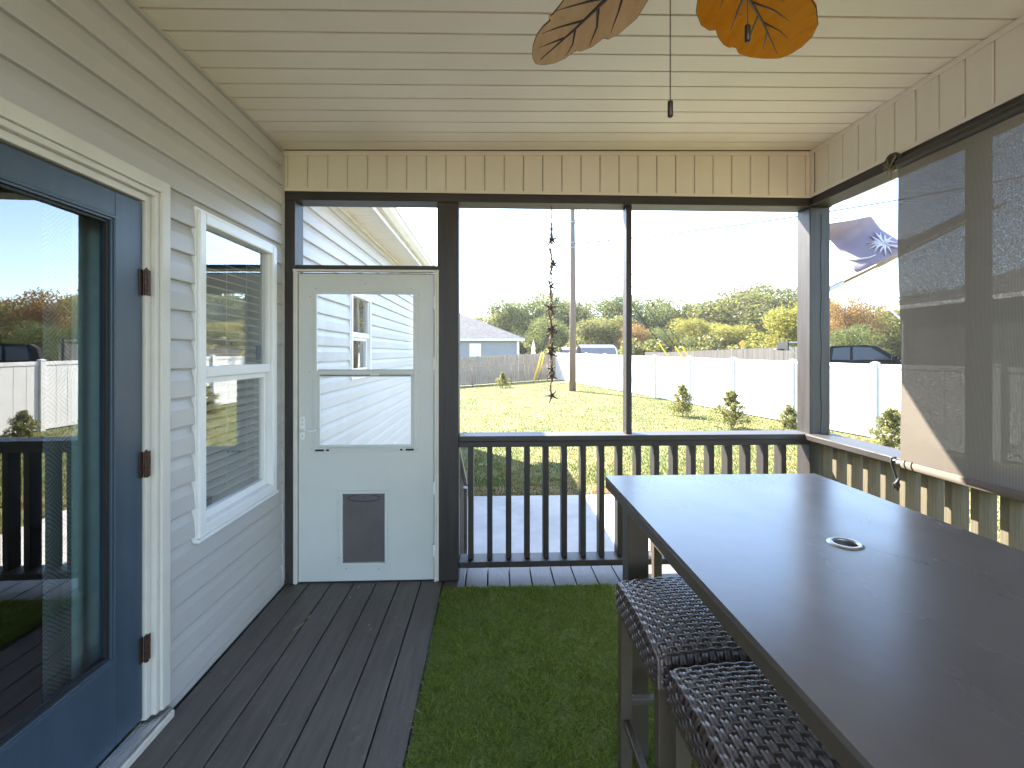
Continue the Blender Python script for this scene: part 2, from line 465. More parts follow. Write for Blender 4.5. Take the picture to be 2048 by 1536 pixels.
def link(me, name, m, parent=None, bevel=0, smooth=False, kind=None):
    me.materials.append(MATS[m] if isinstance(m, str) else m)
    if smooth:
        me.polygons.foreach_set('use_smooth', [True] * len(me.polygons))
    o = bpy.data.objects.new(name, me)
    COL.objects.link(o)
    if parent is not None:
        o.parent = parent
        p = parent; off = Vector((0, 0, 0))
        while p is not None:
            off += p.location; p = p.parent
        o.location = -off
    if bevel:
        bv = o.modifiers.new('bevel', 'BEVEL')
        bv.width = bevel; bv.segments = 2; bv.limit_method = 'ANGLE'; bv.angle_limit = radians(40)
    if kind: o['kind'] = kind
    return o
def tag(o, label, cat, group=None):
    o['label'] = label; o['category'] = cat
    if group: o['group'] = group
    return o
def thing(name, label, cat, loc=(0, 0, 0), group=None):
    o = bpy.data.objects.new(name, None)
    COL.objects.link(o); o.location = loc
    o.empty_display_size = 0.1
    return tag(o, label, cat, group)
def part_empty(name, parent, loc=None):
    o = bpy.data.objects.new(name, None)
    COL.objects.link(o); o.parent = parent
    return o
def dup(root, loc, label, rotz=0.0, scale=1.0, name=None, mats=None):
    r = root.copy(); COL.objects.link(r)
    r.location = loc; r.rotation_euler = (0, 0, rotz); r.scale = (scale,) * 3 if not isinstance(scale, tuple) else scale
    r['label'] = label
    for ch in list(root.children):
        c = ch.copy(); COL.objects.link(c); c.parent = r
        for g in list(ch.children):
            d = g.copy(); COL.objects.link(d); d.parent = c
    return r
def fast_mesh(name, verts, k):
    """verts (N*k,3): N separate k-gons"""
    nv = len(verts); nf = nv // k
    me = bpy.data.meshes.new(name)
    me.vertices.add(nv); me.vertices.foreach_set('co', np.asarray(verts, dtype=np.float32).ravel())
    me.loops.add(nv); me.loops.foreach_set('vertex_index', np.arange(nv, dtype=np.int32))
    me.polygons.add(nf); me.polygons.foreach_set('loop_start', np.arange(0, nv, k, dtype=np.int32))
    me.update(calc_edges=True)
    return me

# ------------------------------------------------------------------ ground
FENCE0 = (9.38, 11.4)
def fence_x(y):
    return 9.38 - 0.233 * (y - 11.4)
def gz(x, y):
    a = min(max((y - 11) / 21, 0), 1.0)
    z = -0.62 + 0.29 * a * min(max((x + 2.2) / 6.6, 0), 1)
    d = x - fence_x(y) - 0.3
    if d > 0: z += min(0.45, 0.07 * d)
    return z
gxs = list(np.arange(-14, 30.01, 0.5)); gys = list(np.arange(-10, 40.01, 0.5))
gxs = [-500, -250, -120, -60, -30, -20] + gxs + [34, 40, 50, 65, 90, 140, 260, 500]
gys = [-300, -120, -50, -25, -15] + gys + [44, 50, 60, 75, 100, 150, 280, 600]
v = [(x, y, gz(x, y)) for y in gys for x in gxs]
nx = len(gxs)
fcs = [(j * nx + i, j * nx + i + 1, (j + 1) * nx + i + 1, (j + 1) * nx + i) for j in range(len(gys) - 1) for i in range(nx - 1)]
mb = MB(); mb.v = v; mb.f = fcs
mb.build('lawn', 'lawn', smooth=True, kind='structure', fix=False)

mb = MB().box(-1.36, 2.7, 3.4, 7.0, -0.80, -0.58)
mb.build('patio_slab', 'concrete', bevel=0.012, kind='structure')

# short grass blades on the sunny lawn
def blades(n, xr, yr, h, w, zf, ybias=1.0, seed=1, lean_=(0, 0.75)):
    g = np.random.default_rng(seed)
    x = g.uniform(*xr, n)
    y = yr[0] + (yr[1] - yr[0]) * g.uniform(0, 1, n) ** ybias
    z = zf(x, y)
    a = g.uniform(0, 2 * pi, n); hh = h * g.uniform(0.5, 1.15, n); ww = w * g.uniform(0.7, 1.3, n)
    lean = g.uniform(lean_[0], lean_[1], n) * hh; la = g.uniform(0, 2 * pi, n)
    b = np.stack([x, y, z], 1); side = np.stack([np.cos(a) * ww / 2, np.sin(a) * ww / 2, 0 * a], 1)
    tip = b + np.stack([np.cos(la) * lean, np.sin(la) * lean, hh], 1)
    out = np.empty((n, 3, 3)); out[:, 0] = b - side; out[:, 1] = b + side; out[:, 2] = tip
    return out.reshape(-1, 3)
gzv = np.vectorize(gz)
ga = blades(170000, (-4.5, 9.3), (7.05, 30), 0.045, 0.016, gzv, 2.1, 3)
gb = blades(14000, (2.75, 9), (2.6, 7.05), 0.05, 0.016, gzv, 1.0, 4)
ga = ga.reshape(-1, 3, 3)
keep = ga[:, 0, 0] < 9.38 - 0.233 * (ga[:, 0, 1] - 11.4) - 0.1
# thinner where the red soil shows beside the slab
xx, yy = ga[:, 0, 0], ga[:, 0, 1]
bare = ((yy < 7.6) | ((xx < -0.4) & (yy < 10.5))) & (rng.uniform(0, 1, len(xx)) < 0.6)
ga = ga[keep & ~bare].reshape(-1, 3)
link(fast_mesh('lawn_grass', np.concatenate([ga, gb]), 3), 'lawn_grass', 'grass_blade', kind='stuff')

# ------------------------------------------------------------------ porch: deck, ceiling
XW, XR, YF = -1.364, 2.146, 3.163
DECK = bpy.data.objects.new('deck', None); COL.objects.link(DECK); DECK['kind'] = 'structure'
bw, gap = 0.1385, 0.0065
i = 0; x = XW + 0.03
while x < 2.36:
    mb = MB().box(x, x + bw, -1.5, 3.40, -0.032 - random.uniform(0, 0.0012), -random.uniform(0, 0.0015))
    o = mb.build('deck_board', 'deck_board', DECK, bevel=0.004)
    x += bw + gap
mb = MB()
for y in (-1.2, -0.6, 0.0, 0.6, 1.2, 1.8, 2.4, 3.0): mb.box(XW, 2.36, y, y + 0.038, -0.22, -0.034)
mb.box(XW, 2.36, 3.345, 3.395, -0.3, -0.036)
mb.box(2.365, 2.40, -1.5, 3.395, -0.3, -0.036)
mb.build('joist', 'dark_paint_x', DECK)
# scraped spots where the stain has worn to bare wood
mb = MB()
for px, py, l, a in ((585, 1262, 0.10, 1.2), (612, 1238, 0.05, 1.35), (698, 1197, 0.03, 1.5), (716, 1176, 0.03, 1.6), (738, 1262, 0.035, 1.3), (735, 1252, 0.02, 1.2)):
    p = at_z(px, py, 0.0006)
    pts = []
    for k in range(9):
        t = k / 8; w = 0.006 * sin(pi * t) + random.uniform(0, 0.002)
        pts.append((p.x + cos(a) * l * t + sin(a) * w, p.y + sin(a) * l * t - cos(a) * w, 0.0006))
    for k in range(8, -1, -1):
        t = k / 8; w = 0.006 * sin(pi * t) * random.uniform(0.3, 1)
        pts.append((p.x + cos(a) * l * t - sin(a) * w, p.y + sin(a) * l * t + cos(a) * w, 0.0006))
    mb.add(pts, [tuple(range(len(pts)))])
mb.build('scrape_mark', 'bare_wood', DECK, fix=False)

def cz(x): return 2.807 + (x - XW) * 0.016
CEIL = bpy.data.objects.new('porch_ceiling', None); COL.objects.link(CEIL); CEIL['kind'] = 'structure'
pitch = 0.1272
y = 3.02 - 0.003 + pitch - 0.03
ys = []
y = 3.145
while y > -1.5:
    ys.append(y); y -= pitch
for k, y1 in enumerate(ys):
    y0 = y1 - pitch
    sag = random.uniform(-0.0012, 0.0012)
    prof = [(y0 + 0.0005, 0.014), (y0 + 0.0005, 0.0095), (y0 + 0.008, 0.009), (y0 + 0.0095, 0.0004), (y0 + 0.013, 0.0), (y1 - 0.003, 0.0), (y1 - 0.001, 0.002), (y1 - 0.001, 0.014)]
    mb = MB()
    N = 8
    rows = []
    for j in range(N + 1):
        xx = XW + (XR + 0.01 - XW) * j / N
        w = sag * sin(j * 1.7 + k)
        rows.append([(xx, a + w * 0.6, cz(xx) + b + w) for a, b in prof])
    n = len(prof)
    vs = [p for r in rows for p in r]
    fs = []
    for j in range(N):
        for q in range(n):
            q2 = (q + 1) % n
            fs.append((j * n + q, j * n + q2, (j + 1) * n + q2, (j + 1) * n + q))
    mb.add(vs, fs)
    mb.build('ceiling_panel', 'vinyl_cream', CEIL)
mb = MB()   # moulding along the house wall
mb.box(XW - 0.002, XW + 0.030, -1.5, YF - 0.02, cz(XW) - 0.012, cz(XW) - 0.0015)
mb.box(XW - 0.002, XW + 0.012, -1.5, YF - 0.02, cz(XW) - 0.028, cz(XW) - 0.0125)
mb.build('wall_moulding', 'vinyl_grey', CEIL, bevel=0.003)
mb = MB()   # peeling spot of paint
p = at_z(352, 26, cz(-0.9) - 0.0015)
mb.tube([(p.x - 0.03, p.y, p.z + 0.001), (p.x, p.y + 0.004, p.z), (p.x + 0.03, p.y + 0.001, p.z + 0.001)], [0.001, 0.006, 0.001], 6)
mb.build('caulk_blob', 'vinyl_cream_v', CEIL, smooth=True)

roof = thing('porch_roof', 'shingled roof slab with dark fascia over the porch ceiling', 'roof', (0.4, 1, 2.9))
MB().box(-1.30, 2.62, -1.7, 3.43, 2.93, 3.02).build('roof_slab', 'shingle', roof)
MB().box(-1.0, 2.62, 3.425, 3.45, 2.63, 3.03).build('fascia', 'trim_white', roof)
MB().box(2.60, 2.62, -1.7, 3.42, 2.63, 3.03).build('fascia', 'trim_white', roof)

# ------------------------------------------------------------------ house: wall with siding, wing beyond the porch
house = thing('house', 'house wall of grey lap siding with cream trim running past the porch', 'house', (XW, 3, -0.6))
OPEN = [('door', 0.86, 2.046, 0.0, 2.199), ('window', 2.255, 3.012, 0.665, 2.142), ('wing', 4.62, 5.34, 1.27, 2.09)]
# structural wall behind the siding
mb = MB()
segs = [(-1.5, 0.985, -0.6, 2.95)]
def wall_piece(y0, y1, z0, z1): mb.box(XW - 0.16, XW - 0.002, y0, y1, z0, z1)
wall_piece(-1.5, 0.985, -0.6, 2.80); wall_piece(1.955, 2.255, -0.6, 2.80); wall_piece(3.012, 4.62, -0.6, 2.80); wall_piece(5.34, 11.9, -0.6, 2.80)
wall_piece(0.985, 1.955, -0.6, 0.02); wall_piece(0.985, 1.955, 2.105, 2.80)
wall_piece(2.255, 3.012, -0.6, 0.665); wall_piece(2.255, 3.012, 2.142, 2.80)
wall_piece(4.62, 5.34, -0.6, 1.27); wall_piece(4.62, 5.34, 2.09, 2.80)
mb.build('backing_wall', 'room_wall', house)
COURSE = 0.127
def board_x(u):
    pts = [(0, 0.0200), (0.04, 0.0212), (0.3, 0.0185), (0.6, 0.0150), (0.78, 0.0085), (0.9, 0.0035), (1, 0.0015)]
    for (a, xa), (b, xb) in zip(pts, pts[1:]):
        if u <= b: return xa + (xb - xa) * (u - a) / (b - a)
    return pts[-1][1]
def siding_board(y0, y1, zb, za, zc):
    """one course based at zb, kept between za and zc"""
    us = sorted(set([u for u in (0, 0.04, 0.3, 0.6, 0.78, 0.9, 1) if za - zb < u * COURSE < zc - zb] + [max(0, (za - zb) / COURSE), min(1, (zc - zb) / COURSE)]))
    prof = [(XW + board_x(u), zb + u * COURSE) for u in us]
    poly = [(XW + 0.0005, prof[0][1])] + prof + [(XW + 0.0005, prof[-1][1])]
    m = MB().prism(poly, lambda a, b, c: (a, c, b), y0, y1)
    o = m.build('siding_board', 'vinyl_grey', house)
    return o
def course_segments(y0, y1, zb):
    zt = zb + COURSE
    cuts = sorted(set([y0, y1] + [q for _, a, b, _, _ in OPEN for q in (a, b) if y0 < q < y1]))
    for a, b in zip(cuts, cuts[1:]):
        mid = (a + b) / 2
        iv = [(zb, zt)]
        for _, oa, ob, z0, z1 in OPEN:
            if oa < mid < ob:
                new = []
                for p, q in iv:
                    if z0 > p: new.append((p, min(q, z0)))
                    if z1 < q: new.append((max(p, z1), q))
                iv = new
        for p, q in iv:
            if q - p > 0.012: yield a, b, p, q
# merge neighbouring full-height pieces so a board runs until an opening stops it
def lay(y0, y1, zb, zmax):
    run = None
    for a, b, p, q in course_segments(y0, y1, zb):
        q = min(q, zmax)
        if q - p < 0.012: continue
        if run and abs(run[1] - a) < 1e-6 and run[2:] == (p, q):
            run = (run[0], b, p, q)
        else:
            if run: siding_board(run[0], run[1], zb, run[2], run[3])
            run = (a, b, p, q)
    if run: siding_board(run[0], run[1], zb, run[2], run[3])
z = 0.035
while z < 2.79:
    lay(-1.4, YF - 0.004, z, 2.782); z += COURSE
z = 0.035 - 4 * COURSE
while z < 2.77:
    lay(YF + 0.150, 11.9, z, 2.765); z += COURSE
mb = MB().box(XW, XW + 0.022, 1.0, YF - 0.004, 0.004, 0.033); mb.build('starter_strip', 'vinyl_grey', house, bevel=0.003)
mb = MB().box(XW, XW + 0.024, YF - 0.028, YF - 0.004, 0.034, 2.78); mb.build('corner_channel', 'vinyl_grey', house)
# seam lines where two lengths of siding overlap
MB().box(XW + 0.0130, XW + 0.0175, 2.893, 2.8945, 2.33, 2.445).build('overlap_seam', 'vinyl_grey', house)
# wing eaves
mb = MB()
yy = 3.50
while yy < 12.1:
    mb.box(XW + 0.0, -1.07, yy, yy + 0.098, 2.790, 2.802); mb.box(XW + 0.0, -1.07, yy + 0.098, yy + 0.106, 2.795, 2.802); yy += 0.106
mb.build('soffit', 'vinyl_cream', house)
MB().box(XW + 0.018, XW + 0.04, 3.5, 12.1, 2.755, 2.788).build('soffit_trim', 'trim_white', house, bevel=0.003)
MB().box(-1.069, -1.045, 3.46, 12.2, 2.765, 2.93).build('fascia', 'trim_white', house)
mb = MB().prism([(-1.044, 2.93), (-1.044, 2.815), (-1.0, 2.81), (-0.955, 2.85), (-0.945, 2.89), (-0.93, 2.895), (-0.93, 2.93)], lambda a, b, c: (a, c, b), 3.46, 12.2)
mb.build('gutter', 'trim_white', house)
mb = MB()
mb.hexa([(-6.0, 3.46, 4.85), (-0.98, 3.46, 2.935), (-6.0, 12.3, 4.85), (-0.98, 12.3, 2.935), (-6.0, 3.46, 4.97), (-0.98, 3.46, 3.0), (-6.0, 12.3, 4.97), (-0.98, 12.3, 3.0)])
mb.hexa([(-12, 3.46, 2.9), (-6.0, 3.46, 4.85), (-12, 12.3, 2.9), (-6.0, 12.3, 4.85), (-12, 3.46, 3.0), (-6.0, 3.46, 4.97), (-12, 12.3, 3.0), (-6.0, 12.3, 4.97)])
mb.box(-12, -1.31, -1.7, 3.455, 2.95, 3.05)
mb.build('roof', 'shingle', house)
mb = MB().box(-11, XW - 0.17, 11.75, 11.88, -0.6, 2.9)
mb.prism([(-11.5, 2.9), (-1.1, 2.9), (-6, 4.8)], lambda a, b, c: (a, c, b), 11.75, 11.88)
mb.build('end_wall', 'vinyl_grey', house)
MB().box(XW - 0.05, XW + 0.02, YF + 0.15, 11.9, -0.8, -0.475).build('foundation', 'concrete', house)

# double-hung windows
def dh_window(y0, y1, z0, z1, zm, glass, fw=0.052, name='window'):
    w = part_empty(name, house)
    w.location = (0, 0, 0)
    x0 = XW - 0.03; xf = XW + 0.034
    m = MB()   # nailing frame with mitred look: four bars
    m.box(x0, xf, y0, y0 + fw, z0, z1); m.box(x0, xf, y1 - fw, y1, z0, z1)
    m.box(x0, xf - 0.001, y0 + fw, y1 - fw, z1 - fw, z1); m.box(x0, xf - 0.001, y0 + fw, y1 - fw, z0, z0 + fw)
    o = m.build('window_frame', 'window_white', w, bevel=0.006)
    m = MB().box(x0, xf + 0.004, y0 - 0.012, y1 + 0.012, z0 - 0.016, z0 - 0.0005)
    m.box(XW + 0.001, xf - 0.012, y0 - 0.014, y0 - 0.0005, z0, z1 + 0.014); m.box(XW + 0.001, xf - 0.012, y1 + 0.0005, y1 + 0.014, z0, z1 + 0.014)
    m.box(XW + 0.001, xf - 0.012, y0, y1, z1 + 0.0005, z1 + 0.014)
    m.build('trim_channel', 'window_white', w, bevel=0.003)
    a, b = y0 + fw, y1 - fw
    # upper sash
    m = MB(); xs = XW + 0.012; sw = 0.03
    m.box(x0, xs, a, a + 0.012, zm, z1 - fw); m.box(x0, xs, b - 0.012, b, zm, z1 - fw)
    m.box(x0, xs + 0.006, a, b, zm - 0.024, zm + 0.026)
    m.build('upper_sash', 'window_white', w, bevel=0.003)
    MB().box(XW - 0.012, XW - 0.007, a + 0.0125, b - 0.0125, zm + 0.0265, z1 - fw - 0.001).build('pane', glass, w)
    m = MB(); xl = XW - 0.006
    m.box(x0 - 0.01, xl, a + 0.001, a + sw, z0 + fw, zm - 0.025); m.box(x0 - 0.01, xl, b - sw, b - 0.001, z0 + fw, zm - 0.025)
    m.box(x0 - 0.01, xl - 0.001, a + sw, b - sw, z0 + fw + 0.001, z0 + fw + 0.04); m.box(x0 - 0.01, xl - 0.001, a + sw, b - sw, zm - 0.055, zm - 0.025)
    m.build('lower_sash', 'window_white', w, bevel=0.003)
    MB().box(XW - 0.03, XW - 0.025, a + sw + 0.0005, b - sw - 0.0005, z0 + fw + 0.0405, zm - 0.0555).build('pane', glass, w)
    return w
win1 = dh_window(2.241, 3.025, 0.652, 2.152, 1.410, 'glass_window')
# security sticker low in the upper pane
MB().box(XW - 0.0055, XW - 0.005, 2.845, 2.895, 1.46, 1.545).build('sticker', 'door_blue', win1)
win2 = dh_window(4.61, 5.35, 1.26, 2.10, 1.68, 'glass_window', 0.045)

# full-glass door in the house wall
door = part_empty('door', house)
X0 = XW - 0.045
yh, yl = 1.927, 1.015
m = MB()
gy0, gy1, gzb, gzt = 1.16, 1.774, 0.405, 1.976
m.box(X0 - 0.002, XW + 0.0, gy1 + 0.02, yh, 0.075, 2.085)
m.box(X0 - 0.002, XW + 0.0, yl, gy0 - 0.02, 0.075, 2.085)
m.box(X0, XW - 0.0007, gy0 - 0.02, gy1 + 0.02, gzt + 0.02, 2.085)
m.box(X0, XW - 0.0007, gy0 - 0.02, gy1 + 0.02, 0.075, gzb - 0.02)
m.build('door_panel', 'door_blue', door, bevel=0.002)
m = MB()
for a, b in ((0.0, 0.004), (0.008, 0.010)):
    w = 0.02 - a * 1.2; xx = XW + b
    m.box(X0 + 0.005, xx, gy0 - w, gy0 + 0.002 - a, gzb - w, gzt + w); m.box(X0 + 0.005, xx, gy1 - 0.002 + a, gy1 + w, gzb - w, gzt + w)
    m.box(X0 + 0.005, xx - 0.0006, gy0, gy1, gzt - 0.002 + a, gzt + w); m.box(X0 + 0.005, xx - 0.0006, gy0, gy1, gzb - w, gzb + 0.002 - a)
m.build('glass_moulding', 'door_blue', door, bevel=0.003)
# the pane sits a touch out of line with the wall, as its mirrored view shows
m = MB(); m.hexa([(XW - 0.019 + d_ - 0.020 * (y_ - 1.47), y_, z_) for z_ in (gzb + 0.003, gzt - 0.003) for y_ in (gy0 + 0.003, gy1 - 0.003) for d_ in (0, 0.006)])
m.build('pane', 'glass_door', door)
m = MB()
m.box(XW - 0.0135, XW - 0.004, gy1 - 0.016, gy1 - 0.004, gzb + 0.004, gzt - 0.004); m.box(XW - 0.0135, XW - 0.004, gy0 + 0.004, gy1 - 0.017, gzb + 0.004, gzb + 0.014)
m.box(XW - 0.0135, XW - 0.004, gy0 + 0.004, gy1 - 0.017, gzt - 0.012, gzt - 0.004)
m.build('glazing_bead', 'rubber', door)
# brickmould casing, in three steps
cw = 0.098
m = MB()
for a0, a1, xo in ((0.0, 0.028, 0.012), (0.028, 0.050, 0.030), (0.050, 0.100, 0.040)):
    m.box(XW - 0.04, XW + xo, yh + 0.006 + a0, yh + 0.006 + a1, 0.062, 2.092 + a1)
    m.box(XW - 0.04, XW + xo - 0.0007, yl - 0.006 - a1, yl - 0.006 - a0, 0.062, 2.092 + a1)
    m.box(XW - 0.04, XW + xo - 0.0004, yl - 0.006 - a0, yh + 0.006 + a0, 2.092 + a0, 2.092 + a1)
m.build('casing', 'trim_white', door, bevel=0.004)
m = MB(); m.box(XW - 0.03, XW + 0.03, yh + 0.107, yh + 0.122, 0.05, 2.205); m.box(XW - 0.03, XW + 0.0295, yl - 0.1, yh + 0.107, 2.193, 2.205)
m.build('casing_channel', 'vinyl_grey', door, bevel=0.003)
m = MB()
m.box(XW - 0.06, XW + 0.05, yl - 0.1, yh + 0.1, 0.034, 0.050)
for k in range(5): m.box(XW - 0.012 + k * 0.012, XW - 0.006 + k * 0.012, yl - 0.02, yh + 0.004, 0.050, 0.0545 - k * 0.0006)
m.build('threshold', 'aluminium', door, bevel=0.002)
MB().box(XW + 0.001, XW + 0.056, yl - 0.11, yh + 0.106, 0.003, 0.0335).build('sill_board', 'trim_white', door, bevel=0.004)
for hz in (1.775, 1.065, 0.345):
    m = MB()
    for k in range(5):
        m.tube([(XW + 0.014, yh + 0.003, hz - 0.05 + k * 0.0202), (XW + 0.014, yh + 0.003, hz - 0.05 + k * 0.0202 + 0.0190)], 0.0085, 10)
    m.tube([(XW + 0.014, yh + 0.003, hz + 0.051), (XW + 0.014, yh + 0.003, hz + 0.058)], [0.006, 0.002], 8)
    m.box(XW + 0.0012, XW + 0.0045, yh - 0.018, yh + 0.000, hz - 0.05, hz + 0.05)
    m.box(XW + 0.0122, XW + 0.0150, yh + 0.006, yh + 0.026, hz - 0.05, hz + 0.05)
    m.build('hinge', 'bronze', door, bevel=0.001)

# dark room behind the glass
rm = MB()
rm.box(-5.2, -5.1, -1.2, 4.2, -0.02, 2.7); rm.box(-5.2, XW - 0.17, 4.2, 4.3, -0.02, 2.7); rm.box(-5.2, XW - 0.17, -1.3, -1.2, -0.02, 2.7)
rm.box(-5.2, XW - 0.17, -1.2, 4.2, 2.55, 2.65)
rm.build('room_wall', 'room_wall', kind='structure')
MB().box(-5.2, XW - 0.165, -1.2, 4.2, -0.02, 0.03).build('room_floor', 'room_floor', kind='structure')
MB().box(-2.6, -1.9, 4.4, 5.8, 0.9, 2.4).box(-1.9, XW - 0.17, 4.4, 4.5, 0.9, 2.4).box(-1.9, XW - 0.17, 5.6, 5.8, 0.9, 2.4).build('wing_room_wall', 'room_wall', kind='structure')

def cloth_strip(y0, y1, x, z0, z1, waves, amp, m, parent):
    N = 40; vs = []; fs = []
    for j, zz in enumerate((z0, z1)):
        for i in range(N + 1):
            t = i / N
            vs.append((x + amp * sin(t * waves * 2 * pi) * (1.0 if j == 0 else 0.7), y0 + (y1 - y0) * t, zz))
    for i in range(N): fs.append((i, i + 1, N + 1 + i + 1, N + 1 + i))
    mb = MB(); mb.add(vs, fs)
    o = mb.build('cloth_panel', m, parent, smooth=True, fix=False)
    so_ = o.modifiers.new('thick', 'SOLIDIFY'); so_.thickness = 0.002
    return o
cur = thing('curtain', 'teal curtain with a patterned grey border hanging behind the glass door', 'curtain', (-1.62, 1.8, 0.05))
cloth_strip(1.735, 1.97, -1.47, 0.12, 2.3, 2, 0.010, 'curtain_teal', cur)
o = cloth_strip(1.625, 1.732, -1.465, 0.10, 2.3, 1, 0.006, 'curtain_print', cur); o.name = 'border_panel'

blind = thing('window_blind', 'white slatted blind hanging inside the porch window', 'blind', (-1.47, 2.63, 0.7))
zz = 0.74
while zz < 2.06:
    mb = MB().bar((XW - 0.070, 2.30, zz), (XW - 0.070, 2.97, zz), 0.048, 0.003, up=(0.35, 0, 1))
    mb.build('slat', 'blind_white', blind); zz += 0.044
mb = MB()
for y in (2.42, 2.63, 2.84): mb.tube([(XW - 0.058, y, 0.72), (XW - 0.058, y, 2.08)], 0.0015, 5)
mb.tube([(XW - 0.055, 2.36, 1.15), (XW - 0.055, 2.36, 2.08)], 0.004, 6)
mb.build('ladder_cord', 'blind_white', blind)
MB().box(XW - 0.11, XW - 0.06, 2.29, 2.98, 2.06, 2.11).build('head_rail', 'blind_white', blind)

# ------------------------------------------------------------------ porch frame
def post(label, x0, x1, y0, y1, z0, z1, name='porch_post', group='dark painted porch posts', check=False, bev=0.006):
    o = MB().box(x0, x1, y0, y1, z0, z1).build(name, 'dark_paint', bevel=bev)
    tag(o, label, 'post', group)
    return o
ZB = 2.49
YB = YF + 0.14
post('dark porch post against the house wall left of the screen door', XW + 0.001, -1.279, YF, YB, 0.001, ZB, bev=0.003)
post('dark square porch post between the screen door and the railing', -0.363, -0.222, YF, YB, 0.001, ZB)
post('thin dark stud rising from the front railing in mid opening', 0.899, 0.937, YF + 0.03, YF + 0.119, 0.956, ZB, 'porch_stud', 'thin studs in the porch openings', bev=0.003)
corner = thing('porch_post', 'thick dark corner post where the front and side railings meet', 'post', (2.21, 3.23, 0), 'dark painted porch posts')
MB().box(2.146, 2.287, YF, YB, 0.001, ZB).build('post_timber', 'dark_paint', corner, bevel=0.006)
# long drying crack down its inner face
mb = MB(); pts = []
for k in range(60):
    zz = ZB - 0.05 - k * 0.026
    pts.append((2.2215 + random.uniform(-0.0022, 0.0022) + 0.003 * sin(k * 0.4), YF - 0.0008, zz))
mb.tube(pts, [0.0011 + random.uniform(0, 0.0012) for _ in pts], 4)
mb.build('crack', 'rubber', corner)
post('thin dark stud behind the rolled down shade', 2.160, 2.250, 2.070, 2.112, 0.956, ZB, 'porch_stud', 'thin studs in the porch openings', bev=0.003)
post('dark post of the side opening next to the camera', 2.146, 2.287, 0.1, 0.24, 0.001, ZB)

bm_ = thing('porch_beam', 'dark beam across the top of the front screen openings', 'beam', (0.4, 3.2, 2.5))
MB().box(XW + 0.001, 2.30, YF - 0.003, YB, ZB + 0.001, 2.545).build('timber', 'dark_paint_x', bm_, bevel=0.003)
MB().box(XW + 0.001, 2.30, YF + 0.012, YB - 0.01, 2.546, 2.925).build('header', 'dark_paint_x', bm_)
bs_ = thing('porch_beam', 'dark beam along the top of the side opening above the shade', 'beam', (2.2, 1.5, 2.5))
MB().box(2.143, 2.287, -1.5, YF - 0.004, ZB + 0.001, 2.545).build('timber', 'dark_paint_y', bs_, bevel=0.003)
MB().box(2.160, 2.28, -1.5, YF + 0.01, 2.546, 2.925).build('header', 'dark_paint_y', bs_)
o = MB().box(-1.278, -0.364, YF + 0.02, YF + 0.12, 2.046, 2.075).build('door_header', 'dark_paint_x', bevel=0.003)
tag(o, 'narrow dark crosspiece between the screen door and its transom opening', 'beam')

# cream friezes made of vertical panels
fr = thing('front_frieze', 'cream panelled frieze above the front openings', 'frieze', (0.4, 3.15, 2.54))
xx = XW + 0.040; st = 0.1274
edges = [XW + 0.004]
while xx < XR - 0.02: edges.append(xx); xx += st
edges.append(XR - 0.006)
for a, b in zip(edges, edges[1:]):
    if b - a < 0.02: continue
    poly = [(a + 0.001, YF + 0.010), (a + 0.001, YF - 0.001), (a + 0.006, YF - 0.004), (b - 0.011, YF - 0.004), (b - 0.010, YF - 0.0005), (b - 0.003, YF + 0.0005), (b - 0.0015, YF + 0.010)]
    z1 = cz((a + b) / 2) - 0.004
    MB().prism(poly, lambda p, q, c: (p, q, c), 2.553, z1).build('frieze_panel', 'vinyl_cream_v', fr)
mb = MB()
def sl_box(mb, x0, x1, y0, y1, za, zb, zc, zd): mb.hexa([(x0, y0, za), (x1, y0, zb), (x0, y1, za), (x1, y1, zb), (x0, y0, zc), (x1, y0, zd), (x0, y1, zc), (x1, y1, zd)])
sl_box(mb, XW + 0.001, XR - 0.004, YF - 0.010, YF - 0.0045, cz(XW) - 0.030, cz(XR) - 0.030, cz(XW) - 0.001, cz(XR) - 0.001)
mb.box(XW + 0.001, XR - 0.004, YF - 0.010, YF - 0.0045, 2.546, 2.566)
mb.box(XW + 0.002, XW + 0.022, YF - 0.0098, YF - 0.0045, 2.5665, cz(XW) - 0.031)
mb.box(XR - 0.024, XR - 0.005, YF - 0.0098, YF - 0.0045, 2.5665, cz(XR) - 0.031)
mb.build('frieze_trim', 'vinyl_cream', fr, bevel=0.002)
fs_ = thing('side_frieze', 'cream panelled frieze above the side opening and the shade', 'frieze', (2.15, 1.5, 2.54))
y1 = YF - 0.046
k = 0
while y1 > -1.4:
    y0 = y1 - st
    poly = [(XR + 0.012, y0 + 0.001), (XR + 0.001, y0 + 0.001), (XR - 0.003, y0 + 0.006), (XR - 0.003, y1 - 0.011), (XR + 0.0005, y1 - 0.010), (XR + 0.0015, y1 - 0.003), (XR + 0.012, y1 - 0.0015)]
    MB().prism(poly, lambda p, q, c: (p, q, c), 2.553, cz(XR) - 0.004).build('frieze_panel', 'vinyl_cream_v', fs_)
    y1 = y0
mb = MB()
mb.box(XR - 0.010, XR - 0.0035, -1.4, YF - 0.012, cz(XR) - 0.030, cz(XR) - 0.001)
mb.box(XR - 0.010, XR - 0.0035, -1.4, YF - 0.012, 2.546, 2.566)
mb.box(XR - 0.0095, XR - 0.0035, YF - 0.05, YF - 0.0125, 2.5665, cz(XR) - 0.031)
mb.build('frieze_trim', 'vinyl_cream', fs_, bevel=0.002)

